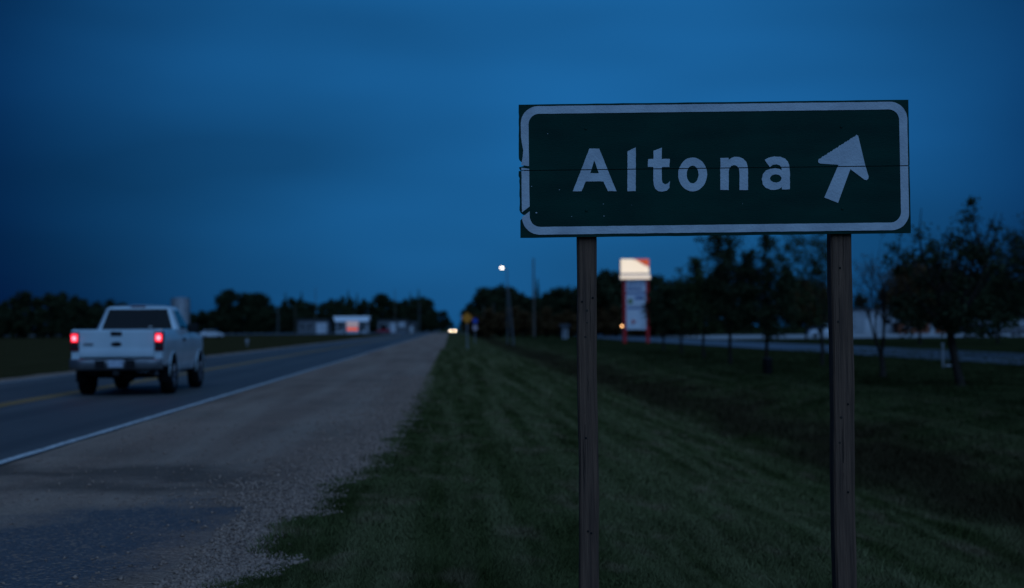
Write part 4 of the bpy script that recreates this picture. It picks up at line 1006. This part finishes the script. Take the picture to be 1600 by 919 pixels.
bm_obj(prism2d([opts], -0.345, -0.325), 'lit_corner', M['pylon_orange'], cb)
st = MB().box(qx(968), qx(1016.5), -0.34, 0.34, pz(437), pz(428.6)).build('strip_cabinet', M['white_metal'], T, bevel=0.05)
MB().box(qx(969), qx(1015.5), -0.36, -0.342, pz(436), pz(429.4)).build('lit_strip', M['pylon_strip'], st)
for a_, b_, nm in ((438.5, 456.5, 'board'), (460, 477.5, 'board'), (478.3, 515, 'board')):
    bd = MB().box(qx(978), qx(1009), -0.12, 0.12, pz(b_), pz(a_)).build(nm, M['pylon_white'], T, bevel=0.01)
    if a_ == 438.5:
        MB().box(qx(980), qx(1006.5), -0.135, -0.122, pz(445), pz(442.5)).build('print', M['pylon_blue'], bd)
        MB().box(qx(980), qx(1003), -0.135, -0.122, pz(453), pz(449)).build('print', M['pylon_blue'], bd)
    elif a_ == 460:
        MB().lathe([(0.27, 0.0), (0.26, -0.012), (0.001, -0.013)], 'y', 16, (qx(984.5), -0.122, pz(471))).build('print', M['pylon_green'], bd)
        MB().box(qx(992), qx(1006), -0.135, -0.122, pz(468), pz(463)).build('print', M['pylon_blue'], bd)
    else:
        MB().box(qx(980), qx(1005), -0.135, -0.122, pz(483), pz(480)).build('print', M['pylon_blue'], bd)
        MB().lathe([(0.30, 0.0), (0.29, -0.012), (0.001, -0.013)], 'y', 3, (qx(989), -0.122, pz(503))).build('print', M['pylon_red'], bd)
MB().box(qx(977.5), qx(1009.5), -0.10, 0.10, pz(460), pz(456.5)).build('divider', M['pylon_blue'], T)
# small amber lamp near the pylon
Y = 150; x = X(971.5, Y); z0 = gzf(x, Y)
T = empty('bollard_light', (x, Y, z0), 0, 'small amber light on a low post beside the pylon sign', 'bollard light')
MB().tube([(0, 0, -0.2), (0, 0, Zat(971, 511, Y) - z0)], 0.05, 8).build('post', M['steel_grey'], T)
MB().lathe([(0.02, 0.0), (0.10, 0.04), (0.10, 0.14), (0.02, 0.2)], 'z', 12, (0, 0, Zat(971, 511, Y) - z0)).build('lamp_globe', M['amber_lit'], T, True)

# litter bin and white marker
Y = 50.2; x = X(1198, Y); z0 = gzf(x, Y)
T = empty('litter_bin', (x, Y, z0), 0, 'dark round litter bin in front of the tree trunk', 'litter bin')
MB().lathe([(0.15, -0.03), (0.165, 0.02), (0.17, 0.50), (0.16, 0.54)], 'z', 20).build('barrel', M['black_paint'], T, True)
MB().lathe([(0.175, 0.5), (0.178, 0.545), (0.12, 0.60), (0.01, 0.61)], 'z', 20).build('lid', M['plastic_dark'], T, True)
for z in (0.12, 0.38): MB().lathe([(0.172, z), (0.178, z + 0.012), (0.172, z + 0.024)], 'z', 20).build('hoop', M['plastic_dark'], T)
Y = 53; x = X(1472, Y); z0 = gzf(x, Y)
T = empty('marker_post', (x, Y, z0), 0, 'thin white marker post with low white pipe beside the leaning tree', 'marker post')
MB().tube([(0, 0, -0.2), (0, 0, 0.88)], 0.03, 10).build('shaft', M['marker_white'], T)
MB().lathe([(0.05, 0.88), (0.05, 0.92), (0.01, 0.95)], 'z', 10).build('cap', M['marker_white'], T)
MB().tube([(0.05, -0.1, 0.10), (0.35, -0.15, 0.10), (0.42, -0.16, 0.02)], 0.035, 8).build('pipe', M['marker_white'], T)
Y = 150; x = X(386, Y); z0 = gzf(x, Y)
T = empty('marker_post', (x, Y, z0), 0, 'short white marker post on the grass across the highway', 'marker post')
MB().tube([(0, 0, -0.2), (0, 0, 0.62)], 0.07, 8).build('shaft', M['marker_white'], T)
MB().box(-0.16, 0.16, -0.09, -0.072, 0.40, 0.72).build('plate', M['marker_white'], T)

# ------------------------------------------------------------------ buildings
def building(name, px0, px1, Y, ptop, depth, wall, roof, label, rf='flat', rh=0.6, base_dz=0.0, openings=(), cat='building'):
    xa, xb = X(px0, Y), X(px1, Y); xc = (xa + xb) / 2; w = xb - xa; z0 = gzf(xc, Y) + base_dz; h = Zat((px0 + px1) / 2, ptop, Y) - z0
    T = empty(name, (xc, Y, z0), 0, label, cat)
    wl = MB().box(-w / 2, w / 2, 0, depth, -0.4, h).build('wall', M[wall], T)
    if rf == 'flat': MB().box(-w / 2 - 0.3, w / 2 + 0.3, -0.3, depth + 0.3, h + 0.002, h + 0.35).build('roof', M[roof], T)
    else:
        e = 0.4
        MB().add([(-w / 2 - e, -e, h), (w / 2 + e, -e, h), (w / 2 + e, depth + e, h), (-w / 2 - e, depth + e, h), (-w / 2 - e if rf == 'ridge' else -0.01, depth / 2 if rf == 'ridge' else -e, h + rh), (w / 2 + e if rf == 'ridge' else 0.01, depth / 2 if rf == 'ridge' else -e, h + rh)] +
                 ([] if rf == 'ridge' else [(0.01, depth + e, h + rh), (-0.01, depth + e, h + rh)]),
                 [(0, 1, 5, 4), (2, 3, 4, 5), (3, 0, 4), (1, 2, 5), (3, 2, 1, 0)] if rf == 'ridge' else [(0, 4, 7, 3), (1, 2, 6, 5), (0, 1, 5, 4), (2, 3, 7, 6), (3, 2, 1, 0), (4, 5, 6, 7)]).build('roof', M[roof], T)
    for nm, u0, u1, v0, v1, m in openings:
        x0, x1, z0_, z1_ = -w / 2 + u0 * w, -w / 2 + u1 * w, v0 * h, v1 * h
        o = MB().box(x0 - 0.08, x1 + 0.08, -0.07, 0.01, z0_ - (0.08 if v0 > 0.05 else 0), z1_ + 0.08).build(nm, M['white_metal'] if nm == 'window' else M[m], T)
        if nm == 'window': MB().box(x0, x1, -0.085, -0.072, z0_, z1_).build('pane', M[m], o)
        else: MB().box(x0 + 0.05, x1 - 0.05, -0.09, -0.072, z0_ + 0.1, z1_ - 0.05).build('door_leaf' if nm == 'door' else 'panel', M[m], o)
    return T
building('workshop', 465, 512, 470, 500.5, 14, 'wall_grey', 'roof_dark', 'long grey building with a white roller door beside the fuel station', openings=[('garage_door', 0.62, 0.97, 0, 0.78, 'white_metal'), ('window', 0.10, 0.22, 0.4, 0.7, 'glass_dark'), ('window', 0.32, 0.44, 0.4, 0.7, 'glass_dark')])
building('fuel_shop', 524, 574, 484, 505, 10, 'wall_grey', 'roof_dark', 'dark shop building under the white fuel station canopy', openings=[('window', 0.05, 0.25, 0.2, 0.75, 'glass_dark'), ('window', 0.74, 0.95, 0.2, 0.75, 'glass_dark')])
building('store', 590, 636, 474, 501, 12, 'wall_grey', 'roof_dark', 'grey roadside building with white panels past the fuel station', openings=[('window', 0.05, 0.30, 0.35, 0.7, 'glass_dark'), ('door', 0.42, 0.60, 0, 0.8, 'wall_white'), ('window', 0.72, 0.92, 0.5, 0.85, 'wall_white')])
building('shed', 636, 650, 478, 507, 8, 'wall_grey', 'roof_dark', 'small grey shed at the end of the roadside building with white panels', 'ridge', 1.0, openings=[('door', 0.3, 0.6, 0, 0.8, 'wall_white')])
# canopy
Y = 458; xa, xb = X(520.5, Y), X(577.5, Y); xc_ = (xa + xb) / 2; w = xb - xa; zt = Zat(549, 494.5, Y); zb3 = Zat(549, 503, Y)
T = empty('fuel_canopy', (xc_, Y, 0.01), 0, 'white flat fuel station canopy with columns', 'canopy')
MB().add([(-w / 2, 0, zt), (w / 2, 0, zt), (w / 2 - 0.5, -0.7, zb3), (-w / 2 + 0.6, -0.7, zb3), (-w / 2, 9, zt), (w / 2, 9, zt), (w / 2 - 0.5, 8.9, zb3), (-w / 2 + 0.6, 8.9, zb3)],
         [(3, 2, 1, 0), (4, 5, 6, 7), (0, 1, 5, 4), (2, 3, 7, 6), (1, 2, 6, 5), (3, 0, 4, 7)]).build('fascia', M['canopy_white'], T)
for kx in (-0.42, 0.42):
    for yk in (1.0, 8.0): MB().box(kx * w - 0.15, kx * w + 0.15, yk - 0.15, yk + 0.15, -0.2, zb3 + 0.05).build('column', M['white_metal'], T)
# lit price cabinet
Y = 450; xa, xb = X(540.5, Y), X(560, Y); xc_ = (xa + xb) / 2; w = xb - xa
T = empty('lit_cabinet', (xc_, Y, 0.01), 0, 'glowing peach and orange cabinet under the fuel station canopy', 'lit cabinet')
MB().box(-w / 2, w / 2, 0, 1.2, -0.1, Zat(550, 502, Y)).build('housing', M['white_metal'], T)
MB().box(-w / 2 + 0.1, w / 2 - 0.1, -0.03, -0.003, Zat(550, 510.5, Y), Zat(550, 502.4, Y)).build('upper_face', M['kiosk_lit'], T)
MB().box(-w / 2 + 0.3, w / 2 - 0.3, -0.05, -0.003, Zat(550, 516.6, Y), Zat(550, 512.2, Y)).build('lower_face', M['orange_lit'], T)
for px in (527, 534, 568):
    Y = 455; x = X(px, Y); T = empty('fuel_pump', (x, Y, 0.01), 0, 'fuel pump standing under the white canopy', 'fuel pump', 'pumps under the canopy')
    MB().box(-0.45, 0.45, -0.3, 0.3, -0.05, 1.7).build('housing', M['white_metal'], T, bevel=0.05)
    MB().box(-0.36, 0.36, -0.32, -0.302, 0.95, 1.5).build('display', M['glass_dark'], T)
    MB().tube([(0.46, 0, 1.4), (0.6, -0.1, 0.8), (0.48, -0.1, 0.4), (0.46, 0, 1.0)], 0.03, 6).build('hose', M['rubber'], T)
# grain leg / white bin
Y = 360; xa, xb = X(267.5, Y), X(296, Y); x = (xa + xb) / 2; r = (xb - xa) / 2; z0 = gzf(x, Y); zt = Zat(282, 467, Y) - z0
T = empty('grain_bin', (x, Y, z0), 0, 'tall white ribbed grain bin standing before the shelterbelt', 'grain bin')
prof = []; k = 0
z = -0.3
while z < zt:
    prof.append((r * (1.0 if k % 2 else 0.985), z)); z += 0.22; k += 1
MB().lathe(prof, 'z', 28).build('shell', M['bin_white'], T)
MB().lathe([(r * 1.02, zt), (r * 1.02, zt + 0.05), (r * 0.3, zt + 0.28), (0.1, zt + 0.3)], 'z', 28).build('roof', M['bin_white'], T)
for i in range(12):
    a = 2 * math.pi * i / 12; MB().tube([(r * 1.01 * math.cos(a), r * 1.01 * math.sin(a), -0.3), (r * 1.01 * math.cos(a), r * 1.01 * math.sin(a), zt)], 0.07, 5).build('stiffener', M['steel_grey'], T)
# buildings behind the concrete lot
building('metal_hall', 1298, 1403, 250, 484, 18, 'wall_blue', 'roof_dark', 'pale blue metal hall behind the concrete lot', 'flat', openings=[('window', 0.15, 0.25, 0.4, 0.6, 'glass_dark'), ('garage_door', 0.5, 0.68, 0, 0.6, 'wall_white'), ('window', 0.8, 0.9, 0.4, 0.6, 'glass_dark')])
building('brown_hall', 1404, 1492, 247, 505, 16, 'wall_brown', 'roof_dark', 'low brown walled hall behind the dark trees', 'gable', 1.6, openings=[('window', 0.1, 0.2, 0.35, 0.7, 'glass_dark'), ('window', 0.3, 0.4, 0.35, 0.7, 'glass_dark'), ('door', 0.55, 0.62, 0, 0.8, 'wall_white'), ('window', 0.75, 0.85, 0.35, 0.7, 'glass_dark')])
building('pale_shed', 1538, 1625, 246, 508, 12, 'wall_blue', 'wall_white', 'pale shed with white roof beyond the concrete lot', 'ridge', 1.4, openings=[('garage_door', 0.15, 0.35, 0, 0.75, 'wall_white'), ('window', 0.6, 0.7, 0.4, 0.7, 'glass_dark')])
building('utility_hut', 879, 886.5, 205, 511, 2.0, 'wall_white', 'roof_dark', 'small pale hut at the edge of the roadside trees', 'ridge', 0.4, openings=[('door', 0.35, 0.65, 0, 0.8, 'wall_grey')])
